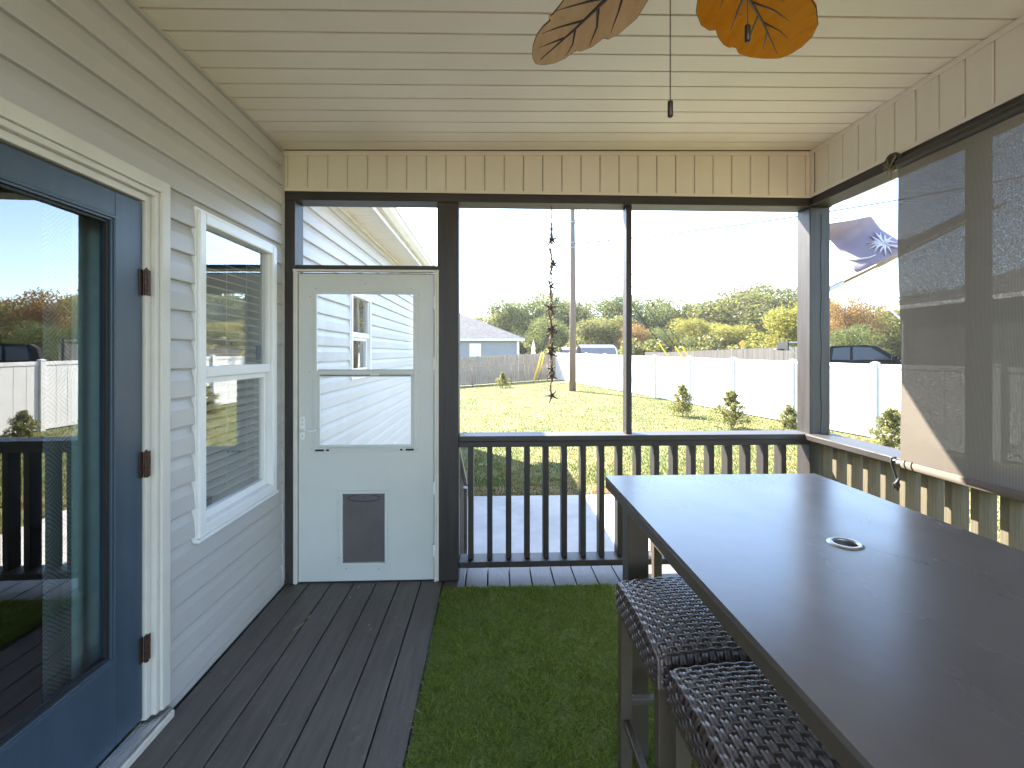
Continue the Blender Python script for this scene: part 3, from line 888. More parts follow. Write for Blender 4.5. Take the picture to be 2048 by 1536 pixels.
# railings
rf = thing('front_railing', 'dark wooden railing with flat cap below the front openings', 'railing', (0.95, 3.22, 0))
MB().box(-0.221, 2.145, YF - 0.015, YF + 0.150, 0.917, 0.955).build('cap_rail', 'dark_paint_x', rf, bevel=0.006)
MB().box(-0.221, 2.145, YF + 0.002, YF + 0.040, 0.879, 0.9165).build('top_rail', 'dark_paint_x', rf, bevel=0.003)
MB().box(-0.221, 2.145, YF - 0.006, YF + 0.134, 0.088, 0.127).build('bottom_rail', 'dark_paint_x', rf, bevel=0.004)
xb = -0.145
m0 = MB().box(-0.018, 0.018, 0, 0.089, 0.1275, 0.9165)
bal = m0.build('baluster', 'dark_paint', rf, bevel=0.003)
base_loc = bal.location.copy()
k = 0
while xb < 2.1:
    o = bal if k == 0 else bal.copy()
    if k: COL.objects.link(o); o.parent = rf
    o.location = base_loc + Vector((xb, YF + 0.041 + random.uniform(-0.002, 0.002), 0)); k += 1
    xb += 0.1262 + random.uniform(-0.002, 0.002)
rs = thing('side_railing', 'weathered greenish railing with flat cap below the shade', 'railing', (2.2, 1.5, 0))
MB().box(2.100, 2.300, -1.5, YF - 0.017, 0.917, 0.9555).build('cap_rail', 'dark_paint_y', rs, bevel=0.006)
MB().box(2.255, 2.292, -1.5, YF - 0.002, 0.879, 0.9165).build('top_rail', 'dark_paint_y', rs, bevel=0.003)
MB().box(2.150, 2.285, -1.5, YF - 0.002, 0.088, 0.127).build('bottom_rail', 'dark_paint_y', rs, bevel=0.004)
m0 = MB().box(0, 0.089, -0.019, 0.019, 0.1275, 0.9165)
bal = m0.build('baluster', 'treated_wood', rs, bevel=0.003)
base_loc = bal.location.copy(); yb = 3.08; k = 0
while yb > -1.4:
    o = bal if k == 0 else bal.copy()
    if k: COL.objects.link(o); o.parent = rs
    o.location = base_loc + Vector((2.163, yb, 0)); k += 1
    yb -= 0.1262

# ------------------------------------------------------------------ screen (storm) door
sd = thing('screen_door', 'white screen door with a glazed upper half and a grey pet flap', 'door', (-0.82, 3.2, 0))
ya, yb_ = YF + 0.012, YF + 0.044
dx0, dx1, dz0, dz1 = -1.258, -0.386, 0.012, 2.016
gx0, gx1, gz0, gz1 = -1.155, -0.505, 0.868, 1.898
fx0, fx1, fz0, fz1 = -0.982, -0.698, 0.125, 0.592
m = MB()
m.box(dx0, gx0, ya, yb_, gz0, dz1); m.box(gx1, dx1, ya, yb_, gz0, dz1); m.box(gx0, gx1, ya, yb_, gz1, dz1)
m.box(dx0, dx1, ya, yb_, fz1, gz0); m.box(dx0, fx0, ya, yb_, fz0, fz1); m.box(fx1, dx1, ya, yb_, fz0, fz1); m.box(dx0, dx1, ya, yb_, dz0, fz0)
m.build('door_panel', 'door_white', sd)
m = MB()   # raised surround of the glazing
def ring(m, x0, x1, z0, z1, w, y0, y1):
    m.box(x0, x0 + w, y0, y1, z0, z1); m.box(x1 - w, x1, y0, y1, z0, z1)
    m.box(x0 + w, x1 - w, y0 + 0.0004, y1, z1 - w, z1); m.box(x0 + w, x1 - w, y0 + 0.0004, y1, z0, z0 + w)
ring(m, gx0 - 0.018, gx1 + 0.018, gz0 - 0.018, gz1 + 0.018, 0.022, ya - 0.004, ya + 0.004)
ring(m, gx0, gx1, gz0, gz1, 0.014, ya - 0.009, ya + 0.01)
m.build('glazing_frame', 'door_white', sd, bevel=0.003)
m = MB()
zc = 1.375
m.box(gx0 + 0.0145, gx1 - 0.0145, ya + 0.002, ya + 0.018, zc - 0.014, zc + 0.012)
ring(m, gx0 + 0.0145, gx1 - 0.0145, gz0 + 0.0145, zc - 0.0145, 0.017, ya + 0.001, ya + 0.016)
m.build('sash_frame', 'door_white', sd, bevel=0.002)
m = MB().box(gx0 + 0.015, gx1 - 0.015, ya + 0.012, ya + 0.0185, zc + 0.0125, zc + 0.016)
m.box(gx0 + 0.032, gx1 - 0.032, ya + 0.0005, ya + 0.0050, zc - 0.0235, zc - 0.018)
for a, b in ((0.004, 0.060), (0.075, 0.092), (0.552, 0.566), (0.588, 0.640)): m.box(gx0 + a, gx0 + b, ya - 0.0098, ya - 0.003, gz0 - 0.0065, gz0 + 0.0055)
m.build('seal_strip', 'rubber', sd)
MB().box(gx0 + 0.0146, gx1 - 0.0146, ya + 0.022, ya + 0.025, zc + 0.0005, gz1 - 0.0145).build('pane', 'glass_storm', sd)
MB().box(gx0 + 0.0320, gx1 - 0.0320, ya + 0.007, ya + 0.010, gz0 + 0.0320, zc - 0.0320).build('pane', 'glass_storm', sd)
m = MB().box(-0.80, -0.742, ya - 0.006, ya + 0.0005, zc - 0.021, zc - 0.012)
m.build('sash_latch', 'window_white', sd, bevel=0.002)
pf = MB()
ring(pf, fx0 - 0.028, fx1 + 0.028, fz0 - 0.028, fz1 + 0.024, 0.014, ya - 0.004, ya - 0.0003)
ring(pf, fx0 - 0.014, fx1 + 0.014, fz0 - 0.014, fz1 + 0.010, 0.020, ya - 0.010, ya + 0.03)
pfo = pf.build('pet_door_frame', 'door_white', sd, bevel=0.003)
m = MB().box(fx0 + 0.007, fx1 - 0.007, ya + 0.003, ya + 0.012, fz0 + 0.007, fz1 - 0.010)
m.box(fx0 + 0.0055, fx1 - 0.0055, ya - 0.003, ya + 0.0025, fz1 - 0.022, fz1 - 0.011)
fl = m.build('flap', 'pet_flap', pfo, bevel=0.002)
m = MB(); pts = [(-0.840 + 0.105 * cos(t), ya + 0.0015, fz1 - 0.041 + 0.022 * sin(t)) for t in np.linspace(0, 2 * pi, 33)]
m.tube(pts, 0.0020, 6); m.build('flap_oval', 'rubber', pfo)
m = MB().tube([(-0.842, ya + 0.002, fz1 - 0.040), (-0.842, ya - 0.004, fz1 - 0.040)], [0.006, 0.004], 10)
m.build('flap_magnet', 'chrome', pfo)
m = MB()   # screw heads
for px, py in ((691, 983), (758, 983), (677, 1005), (776, 1005), (677, 1060), (776, 1060), (677, 1115), (776, 1115), (693, 1137), (758, 1137), (632, 577), (822, 577), (620, 593), (838, 590), (620, 745), (838, 745), (623, 898), (833, 898), (731, 567)):
    p = at_y(px, py, ya)
    m.tube([(p.x, ya - 0.0045, p.z), (p.x, ya + 0.001, p.z)], 0.0032, 8)
m.build('screw', 'galvanised', sd)
m = MB()   # handle plate with rounded ends, and lever
hx = -1.232; hz = 1.012
pts = [(0.016 * cos(t), 0.045 + 0.016 * sin(t)) for t in np.linspace(0, pi, 9)] + [(0.016 * cos(t), -0.045 + 0.016 * sin(t)) for t in np.linspace(pi, 2 * pi, 9)]
m.prism([(hx + a, hz + b * 1.25) for a, b in pts], lambda a, b, c: (a, c, b), ya - 0.009, ya - 0.0005)
hp = m.build('handle', 'window_white', sd, bevel=0.002)
m = MB()
lv = [(hx - 0.006, ya - 0.012, hz - 0.012), (hx, ya - 0.035, hz - 0.012), (hx + 0.03, ya - 0.042, hz - 0.010), (hx + 0.06, ya - 0.042, hz - 0.016), (hx + 0.085, ya - 0.040, hz - 0.012), (hx + 0.098, ya - 0.036, hz - 0.008)]
m.tube(lv, [0.009, 0.008, 0.0065, 0.006, 0.006, 0.005], 10); m.build('lever', 'window_white', hp, smooth=True)
m = MB()
for dz in (0.052, 0.026, -0.05): m.tube([(hx, ya - 0.0105, hz + dz), (hx, ya - 0.008, hz + dz)], 0.004, 8)
m.build('key_screw', 'galvanised', hp)
m = MB()
m.box(-1.277, -1.262, YF - 0.014, YF + 0.05, 0.006, 2.028); m.box(-1.288, -1.2775, YF - 0.006, YF - 0.0005, 0.006, 2.045)
m.box(-0.380, -0.366, YF - 0.014, YF + 0.05, 0.006, 2.028); m.box(-0.3655, -0.352, YF - 0.006, YF - 0.0005, 0.006, 2.045)
m.box(-1.289, -0.351, YF - 0.008, YF + 0.03, 2.0285, 2.043)
m.build('door_frame', 'trim_white', sd, bevel=0.002)
for py in (606, 727, 975, 1099):
    p = at_y(869, py, YF)
    m = MB().box(-0.3905, -0.3815, YF - 0.016, YF + 0.010, p.z - 0.038, p.z + 0.038)
    m.tube([(-0.381, YF - 0.017, p.z - 0.040), (-0.381, YF - 0.017, p.z + 0.040)], 0.0045, 8)
    m.build('hinge', 'window_white', sd)
MB().box(-1.262, -0.381, yb_ + 0.004, yb_ + 0.012, 2.000, 2.0275).box(-1.2615, -1.250, yb_ + 0.004, yb_ + 0.012, 0.006, 1.999).box(-0.394, -0.3812, yb_ + 0.004, yb_ + 0.012, 0.006, 1.999).build('dark_gap_strip', 'rubber', sd)  # black strips added behind the door's edge gaps to give their dark line
MB().box(dx0 + 0.002, dx1 - 0.002, ya + 0.004, ya + 0.02, 0.001, 0.011).build('door_sweep', 'rubber', sd)

# ------------------------------------------------------------------ steps outside the screen door
stp = thing('porch_steps', 'brown wooden steps with a sloping handrail outside the screen door', 'steps', (-0.8, 3.9, -0.58))
for k in range(3):
    MB().box(-1.27, -0.34, 3.42 + k * 0.28, 3.70 + k * 0.28, -0.19 - k * 0.145, -0.155 - k * 0.145).build('tread', 'deck_board', stp, bevel=0.004)
MB().box(-0.335, -0.30, 3.42, 4.30, -0.578, -0.45).box(-1.30, -1.272, 3.42, 4.30, -0.578, -0.45).build('stringer', 'dark_paint_y', stp)
MB().bar((-0.275, 3.36, 0.86), (-0.275, 4.42, 0.30), 0.09, 0.038).build('handrail', 'deck_board', stp, bevel=0.004)
MB().box(-0.32, -0.23, 4.36, 4.45, -0.578, 0.27).build('newel', 'deck_board', stp, bevel=0.004)
for k in range(6):
    y = 3.48 + k * 0.15
    MB().box(-0.292, -0.257, y, y + 0.035, -0.15 - (y - 3.4) * 0.5, 0.80 - (y - 3.38) * 0.53).build('baluster', 'deck_board', stp)

# ------------------------------------------------------------------ roller shade on the side opening
sh = thing('roller_shade', 'brown woven sun shade rolled down over the side opening', 'shade', (2.05, 1.2, 0.9))
XS = 2.062
N = 60; K = 24; vs = []; fs = []
for j in range(K + 1):
    tz = j / K; zz = 0.955 + (2.46 - 0.955) * tz
    for i in range(N + 1):
        y = -1.2 + (2.338 + 0.062 * tz + 1.2) * i / N
        xx = XS + 0.004 * sin(y * 5 + tz * 2) * (1 - tz) + 0.005 * sin(tz * 9 + y * 2)
        vs.append((xx + 0.03 * tz, y, zz))
for j in range(K):
    for i in range(N):
        a = j * (N + 1) + i; fs.append((a, a + 1, a + N + 2, a + N + 1))
mb = MB(); mb.add(vs, fs); mb.build('cloth', 'shade_cloth', sh, smooth=True, fix=False)
mb = MB().tube([(XS, -1.2, 0.945), (XS, 0.6, 0.935), (XS, 2.325, 0.942)], 0.021, 14); mb.build('hem_roll', 'shade_cloth', sh, smooth=True)
mb = MB().tube([(XS, 2.325, 0.942), (XS, 2.385, 0.943)], 0.012, 12); mb.build('hem_bar', 'galvanised', sh, smooth=True)
mb = MB().tube([(2.098, -1.2, 2.475), (2.098, 2.395, 2.475)], 0.026, 14); mb.build('top_roll', 'dark_paint_y', sh, smooth=True)
mb = MB()
for y, r in ((2.30, 0.023), (2.26, 0.0235)):
    mb.tube([(XS + r * cos(t), y + 0.01 * sin(t), 0.942 + r * sin(t)) for t in np.linspace(0, 2 * pi, 17)], 0.0025, 5)
lp = [(XS, 2.372, 0.965), (XS - 0.02, 2.38, 0.962), (XS - 0.012, 2.385, 0.93), (XS, 2.378, 0.88), (XS + 0.006, 2.372, 0.84), (XS - 0.008, 2.375, 0.81), (XS - 0.015, 2.37, 0.83), (XS + 0.0, 2.36, 0.85)]
mb.tube(lp, 0.006, 8)
mb.tube([(XS + 0.004, 2.36, 0.86), (XS - 0.012, 2.36, 0.835), (XS + 0.002, 2.365, 0.805), (XS + 0.012, 2.37, 0.825), (XS - 0.004, 2.36, 0.85)], 0.007, 8)
mb.build('tie_down', 'cord', sh, smooth=True)
cordb = MB(); q = Vector((2.112, 2.445, 2.492)); pts = []
for k in range(46):
    a = k * 1.1
    pts.append(q + Vector((0.012 * sin(a * 0.7) - 0.015, 0.042 * cos(a) + random.uniform(-0.012, 0.012), 0.028 * sin(a * 1.3) + random.uniform(-0.012, 0.012))))
pts += [q + Vector((-0.02, -0.01, -0.05)), q + Vector((-0.02, -0.012, -0.085))]
cordb.tube(pts, 0.0032, 5); cordb.build('coiled_cord', 'rope_tan', sh)
mb = MB().lathe([(0.0, -0.014), (0.045, -0.012), (0.05, 0), (0.045, 0.012), (0, 0.014)], (0, 0, 0), 16)
mb.v = [(2.108 + z_, 2.445 + x_, 2.505 + y_) for x_, y_, z_ in mb.v]
mb.build('pulley', 'black_plastic', sh)

# ------------------------------------------------------------------ artificial turf rug
rx0, rx1, ry0, ry1 = -0.305, 1.80, -0.5, 3.05
rug = thing('turf_rug', 'green artificial grass rug lying on the deck boards', 'rug', (0.7, 1.3, 0.002))
MB().box(rx0, rx1, ry0, ry1, 0.002, 0.010).build('backing', 'turf_base', rug)
zf = lambda x, y: np.full_like(x, 0.009)
def pile(n, xr, yr, w, seed):
    b = blades(n, xr, yr, 0.022, w, zf, 1.0, seed, (0.4, 1.7)).reshape(-1, 3, 3)
    x, y = b[:, 0, 0], b[:, 0, 1]
    # trodden patches lie flatter, tufts stand taller
    k = 0.72 + 0.28 * np.sin(x * 23 + 2 * np.sin(y * 9)) * np.sin(y * 19 + 2.2 * np.sin(x * 7))
    b[:, 2, 2] = 0.009 + (b[:, 2, 2] - 0.009) * np.clip(k, 0.35, 1.1)
    return b.reshape(-1, 3)
b1 = pile(125000, (rx0 - 0.008, 0.75), (0.9, ry1 + 0.008), 0.0052, 21)
b2 = pile(36000, (0.75, rx1), (0.6, ry1 + 0.008), 0.006, 22)
link(fast_mesh('turf_pile', np.concatenate([b1, b2]), 3), 'turf_pile', 'turf_blade', rug, kind='stuff')

# ------------------------------------------------------------------ bar table
tb = thing('bar_table', 'dark brown metal bar table with a ringed hole in its top', 'table', (0.86, 1.17, 0.0))
tx0, tx1, ty0, ty1, tz = 0.441, 1.283, 0.47, 1.862, 1.02
hx_, hy_ = 0.887, 1.172
def table_top():
    m = MB(); R = 0.026; n = 24
    ring_ = [(hx_ + R * cos(2 * pi * k / n + pi / 4), hy_ + R * sin(2 * pi * k / n + pi / 4)) for k in range(n)]
    cornr = [(tx1, ty1), (tx0, ty1), (tx0, ty0), (tx1, ty0)]
    for zz in (tz, tz - 0.012):
        base = len(m.v)
        m.v += [(a, b, zz) for a, b in ring_] + [(a, b, zz) for a, b in cornr]
        for q in range(4):
            for k in range(6):
                i0 = q * 6 + k; i1 = (i0 + 1) % n
                m.f.append((base + i0, base + i1, base + n + q))
            m.f.append((base + ((q + 1) * 6) % n, base + n + (q + 1) % 4, base + n + q))
    for k in range(n):
        k2 = (k + 1) % n; o_ = n + 4
        m.f.append((k, k2, o_ + k2, o_ + k))
    for q in range(4):
        q2 = (q + 1) % 4; o_ = n + 4
        m.f.append((n + q, n + q2, o_ + n + q2, o_ + n + q))
    return m
table_top().build('table_top', 'table_metal', tb)
m = MB(); e = 0.045
m.box(tx0 + 0.0005, tx1 - 0.0005, ty1 - 0.030, ty1 - 0.0005, tz - e, tz - 0.0125); m.box(tx0 + 0.0005, tx1 - 0.0005, ty0 + 0.0005, ty0 + 0.030, tz - e, tz - 0.0125)
m.box(tx0 + 0.0005, tx0 + 0.030, ty0 + 0.0305, ty1 - 0.0305, tz - e, tz - 0.0125); m.box(tx1 - 0.030, tx1 - 0.0005, ty0 + 0.0305, ty1 - 0.0305, tz - e, tz - 0.0125)
m.build('edge_frame', 'leg_metal', tb, bevel=0.002)
m = MB().lathe([(0.026, -0.02), (0.0262, 0.0015), (0.029, 0.004), (0.036, 0.0035), (0.0405, 0.0005)], (hx_, hy_, tz), 32); m.build('umbrella_ring', 'aluminium', tb, smooth=True)
for lx in (tx0 + 0.055, tx1 - 0.132):
    for ly in (ty0 + 0.045, ty1 - 0.125):
        MB().box(lx, lx + 0.077, ly, ly + 0.08, 0.012, tz - e + 0.001).build('leg', 'leg_metal', tb, bevel=0.004)
        
# ------------------------------------------------------------------ woven bar stools
S = 0.41; H = 0.735
def weave_path(half, z0, ztop, r):
    """2-d section (t, z) of the cushion: up one side, over the crowned top, down the other"""
    pts = []
    for zz in np.linspace(z0, ztop - r, 14, endpoint=False): pts.append((-half, zz))
    for a in np.linspace(pi, pi / 2, 8, endpoint=False): pts.append((-half + r + r * cos(a), ztop - r + r * sin(a)))
    for t in np.linspace(-half + r, half - r, 90): pts.append((t, ztop + 0.012 * (1 - (t / (half - r)) ** 2)))
    for a in np.linspace(pi / 2, 0, 9)[1:]: pts.append((half - r + r * cos(a), ztop - r + r * sin(a)))
    for zz in np.linspace(ztop - r, z0, 14)[1:]: pts.append((half, zz))
    return pts
def strand(path, c, along_y, pitch, phase, amp, w, prof):
    m = MB(); P = np.array(path)
    d = np.gradient(P, axis=0); ln = np.hypot(d[:, 0], d[:, 1]); nrm = np.stack([-d[:, 1] / ln, d[:, 0] / ln], 1)
    s = np.concatenate([[0], np.cumsum(np.hypot(*(np.diff(P, axis=0).T)))])
    s = s - s[-1] / 2
    off = amp * np.cos(pi * s / pitch + phase * pi)
    crown = 0.012 * (1 - min(1, (c / 0.19) ** 2)) - 0.006
    n = len(prof)
    for i in range(len(P)):
        topw = max(0.0, nrm[i, 1])
        for a, b in prof:
            q = P[i] + nrm[i] * (off[i] + b)
            zz = q[1] + crown * topw
            m.v.append((c + a * w, q[0], zz) if along_y else (q[0], c + a * w, zz))
    for i in range(len(P) - 1):
        for k in range(n - 1):
            m.f.append((i * n + k, i * n + k + 1, (i + 1) * n + k + 1, (i + 1) * n + k))
    return m
twin = [(-0.5, -0.0015), (-0.42, 0.0012), (-0.27, 0.0024), (-0.1, 0.0012), (0, -0.0008), (0.1, 0.0012), (0.27, 0.0024), (0.42, 0.0012), (0.5, -0.0015)]
flat = [(-0.5, -0.001), (-0.3, 0.0008), (0, 0.0014), (0.3, 0.0008), (0.5, -0.001)]
def make_stool(label):
    st_ = thing('bar_stool', label, 'stool', (0, 0, 0), 'woven stools around the bar table')
    half = S / 2; z0 = H - 0.085; pit = S / 21
    pa = weave_path(half, z0, H, 0.028)
    for i in range(21):
        c = -half + pit * (i + 0.5)
        if abs(c) > half - 0.006: continue
        strand(pa, c, True, pit, i % 2, 0.0019, pit * 0.90, twin).build('strand', 'wicker_light', st_, smooth=True, fix=False)
        strand(pa, c, False, pit, (i + 1) % 2, 0.0014, pit * 0.80, flat).build('strand', 'wicker_dark', st_, smooth=True, fix=False)
    # horizontal strands round the sides
    for k in range(4):
        zz = z0 + 0.008 + k * 0.0155; m = MB(); pts = []
        R = 0.02; hf = half - 0.0005
        per = []
        for (cx_, cy_, a0) in ((hf - R, hf - R, 0), (-hf + R, hf - R, pi / 2), (-hf + R, -hf + R, pi), (hf - R, -hf + R, 3 * pi / 2)):
            for a in np.linspace(a0, a0 + pi / 2, 6): per.append(Vector((cx_ + R * cos(a), cy_ + R * sin(a), zz)))
        per.append(per[0].copy()); dense = []
        for a, b in zip(per, per[1:]):
            nseg = max(1, int((b - a).length / 0.0048))
            for q in range(nseg): dense.append(a.lerp(b, q / nseg))
        L_ = 0; prev = None; pp = []
        for q in dense:
            if prev is not None: L_ += (q - prev).length
            prev = q
            nv = Vector((q.x, q.y, 0)).normalized()
            ax = Vector((math.copysign(1, q.x), 0, 0)) if abs(q.x) > abs(q.y) else Vector((0, math.copysign(1, q.y), 0))
            pp.append(q + ax * (0.0028 * cos(pi * L_ / pit + k * pi)))
        pp.append(pp[0])
        m.tube(pp, 0.0058, 6, cap=False); m.build('side_strand', 'wicker_dark', st_, smooth=True)
    MB().box(-half + 0.006, half - 0.006, -half + 0.006, half - 0.006, z0, H - 0.006).build('seat_core', 'wicker_dark', st_, bevel=0.02)
    l = 0.038; h2 = half - 0.006
    for sx in (-1, 1):
        for sy in (-1, 1):
            MB().box(min(sx * h2, sx * (h2 - l)), max(sx * h2, sx * (h2 - l)), min(sy * h2, sy * (h2 - l)), max(sy * h2, sy * (h2 - l)), 0.012, z0 + 0.004).build('leg', 'leg_metal', st_, bevel=0.003)
    a = h2 - l
    for sx in (-1, 1):
        MB().box(sx * (h2 - l / 2) - 0.011, sx * (h2 - l / 2) + 0.011, -a, a, 0.27, 0.292).build('footrest', 'leg_metal', st_, bevel=0.002)
    for sy in (-1, 1):
        MB().box(-a, a, sy * (h2 - l / 2) - 0.011, sy * (h2 - l / 2) + 0.011, 0.33, 0.352).build('footrest', 'leg_metal', st_, bevel=0.002)
    m = MB(); 
    for sx in (-1, 1): m.box(min(sx * h2, sx * (h2 - 0.02)), max(sx * h2, sx * (h2 - 0.02)), -a, a, z0 - 0.028, z0 + 0.002)
    for sy in (-1, 1): m.box(-a, a, min(sy * h2, sy * (h2 - 0.02)), max(sy * h2, sy * (h2 - 0.02)), z0 - 0.028, z0 + 0.002)
    m.build('seat_frame', 'leg_metal', st_)
    return st_
stool = make_stool('woven brown stool tucked nearest the camera on the left of the table')
stool.location = (0.632, 0.955, 0)
dup(stool, (0.622, 1.405, 0), 'woven brown stool on the left of the table beside its far leg')
dup(stool, (0.935, 2.00, 0), 'woven stool half hidden beyond the far end of the table')

# ------------------------------------------------------------------ ceiling fan with leaf blades
HX, HY, HZ = 0.49, 1.08, 2.53
fan = thing('ceiling_fan', 'ceiling fan with carved leaf blades in tan and orange', 'fan', (HX, HY, 2.8))
m = MB().lathe([(0.0, 0.29), (0.07, 0.29), (0.07, 0.24), (0.016, 0.22), (0.016, 0.14), (0.10, 0.12), (0.125, 0.08), (0.125, 0.02), (0.09, -0.02), (0.06, -0.05), (0.058, -0.09), (0.0, -0.095)], (HX, HY, HZ), 28)
m.build('motor', 'fan_metal', fan, smooth=True)
def leaf_blade(ang, mname, veins, half_l, half_r, length=0.50, r0=0.155, pitch=0.21):
    R = Matrix.Rotation(ang, 4, 'Z') @ Matrix.Rotation(pitch, 4, 'X')
    T = Matrix.Translation((HX, HY, HZ - 0.02)) @ R
    def P(u, w, z): return tuple(T @ Vector((r0 + u * length, w, z)))
    # outline: right side then left side, both from root to tip
    def interp(tab, u):
        for (a, wa), (b, wb) in zip(tab, tab[1:]):
            if a <= u <= b: return wa + (wb - wa) * ((u - a) / (b - a) if b > a else 1)
        return tab[-1][1]
    us = sorted(set([u for u, _ in half_l] + [u for u, _ in half_r] + list(np.linspace(0, 1, 40))))
    m = MB(); rows = []
    for u in us:
        wl = interp(half_l, u); wr = interp(half_r, u)
        row = []
        for k in range(7):
            t = k / 6; w = wl + (-wr - wl) * t
            bend = -0.02 * (abs(w) / 0.14) ** 2 - 0.015 * u * u
            row.append((u, w, bend))
        rows.append(row)
    n = 7; c = len(rows)
    for dz in (0.005, -0.005):
        for row in rows:
            for u, w, b in row: m.v.append(P(u, w, b + dz))
    for i in range(c - 1):
        for k in range(n - 1):
            a = i * n + k
            m.f.append((a, a + 1, a + n + 1, a + n)); b_ = a + c * n
            m.f.append((b_, b_ + n, b_ + n + 1, b_ + 1))
    for i in range(c - 1):
        for k in (0, n - 1):
            a = i * n + k; m.f.append((a, a + n, a + n + c * n, a + c * n))
    for i in (0, c - 1):
        for k in range(n - 1):
            a = i * n + k; m.f.append((a, a + 1, a + 1 + c * n, a + c * n))
    bl = m.build('blade', mname, fan)
    bl['label'] = ('carved tan leaf blade' if mname == 'blade_tan' else 'carved orange leaf blade')
    mv = MB()
    for pts, w0 in veins:
        pp = []; rr = []
        for k in range(13):
            t = k / 12; s_ = t * (len(pts) - 1); i = min(int(s_), len(pts) - 2); f_ = s_ - i
            u = pts[i][0] + (pts[i + 1][0] - pts[i][0]) * f_; w = pts[i][1] + (pts[i + 1][1] - pts[i][1]) * f_
            bend = -0.02 * (abs(w) / 0.14) ** 2 - 0.015 * u * u
            pp.append(P(u, w, bend - 0.0045)); rr.append(w0 * 1.25 * (1 - 0.85 * t) + 0.0004)
        mv.tube(pp, rr, 6)
    mv.build('vein', 'vein_dark', bl)
    # edge line, painted dark
    me_ = MB()
    for side in (1, -1):
        tab = half_l if side == 1 else half_r
        pp = [P(u, side * interp(tab, u), -0.02 * (interp(tab, u) / 0.14) ** 2 - 0.015 * u * u - 0.003) for u in np.linspace(0.02, 1, 50)]
        me_.tube(pp, 0.0022, 5)
    me_.build('painted_edge', 'vein_dark', bl)
    MB().bar(tuple(T @ Vector((0.08, 0, 0.0))), tuple(T @ Vector((r0 + 0.06, 0, 0.010))), 0.05, 0.006).build('blade_iron', 'fan_metal', fan)
HL = [(0, 0.03), (0.10, 0.08), (0.25, 0.115), (0.40, 0.125), (0.47, 0.118), (0.52, 0.112), (0.60, 0.106), (0.635, 0.112), (0.645, 0.094), (0.72, 0.098), (0.80, 0.090), (0.88, 0.070), (0.95, 0.043), (0.985, 0.022), (1.0, 0.003)]
HR = [(0, 0.03), (0.12, 0.09), (0.28, 0.128), (0.42, 0.132), (0.50, 0.124), (0.515, 0.108), (0.62, 0.106), (0.71, 0.088), (0.722, 0.074), (0.82, 0.070), (0.90, 0.056), (0.96, 0.034), (0.988, 0.018), (1.0, 0.003)]
HL = [(u, w * 0.80) for u, w in HL]; HR = [(u, w * 0.78) for u, w in HR]
VEINS = [([(0.0, 0), (0.3, 0.004), (0.6, -0.002), (0.95, 0)], 0.006),
         ([(0.12, 0.003), (0.25, 0.05), (0.36, 0.085)], 0.0035), ([(0.30, 0.003), (0.45, 0.05), (0.58, 0.09)], 0.004), ([(0.52, 0.0), (0.66, 0.04), (0.77, 0.066)], 0.0032), ([(0.70, 0.0), (0.80, 0.02), (0.88, 0.036)], 0.0025),
         ([(0.18, -0.002), (0.33, -0.05), (0.46, -0.085)], 0.0035), ([(0.40, -0.002), (0.50, -0.045), (0.63, -0.075)], 0.004), ([(0.60, -0.002), (0.70, -0.035), (0.80, -0.05)], 0.0032)]
OL = [(0, 0.03), (0.14, 0.10), (0.30, 0.14), (0.42, 0.148), (0.50, 0.138), (0.515, 0.122), (0.60, 0.128), (0.68, 0.126), (0.735, 0.118), (0.745, 0.100), (0.83, 0.102), (0.91, 0.078), (0.97, 0.042), (0.992, 0.018), (1.0, 0.003)]
OR = [(0, 0.03), (0.12, 0.09), (0.30, 0.14), (0.50, 0.155), (0.66, 0.145), (0.80, 0.115), (0.90, 0.078), (0.96, 0.044), (0.99, 0.020), (1.0, 0.003)]
A0 = radians(121)
leaf_blade(A0, 'blade_tan', VEINS, HL, HR)
leaf_blade(radians(46), 'blade_orange', VEINS, OL, OR, length=0.53)
for a, c in ((193, 'blade_tan'), (265, 'blade_orange'), (334, 'blade_tan')): leaf_blade(radians(a), c, VEINS, HL, HR)
for x_, y_, ze in ((0.413, 1.10, 2.085), (0.572, 1.055, 2.235)):
    pc = part_empty('pull_chain', fan); m = MB()
    zz = HZ - 0.08
    while zz > ze:
        m.lathe([(0.0, -0.0022), (0.0018, -0.0012), (0.0018, 0.0012), (0, 0.0022)], (x_, y_, zz), 6); zz -= 0.0048
    m.tube([(x_, y_, HZ - 0.06), (x_, y_, ze)], 0.0006, 4)
    m.build('bead_chain', 'chain', pc, smooth=True)
    MB().lathe([(0, 0), (0.0058, 0), (0.0062, -0.003), (0.0062, -0.034), (0.0045, -0.037), (0, -0.037)], (x_, y_, ze), 14).build('pull_knob', 'fan_metal', pc, smooth=True)

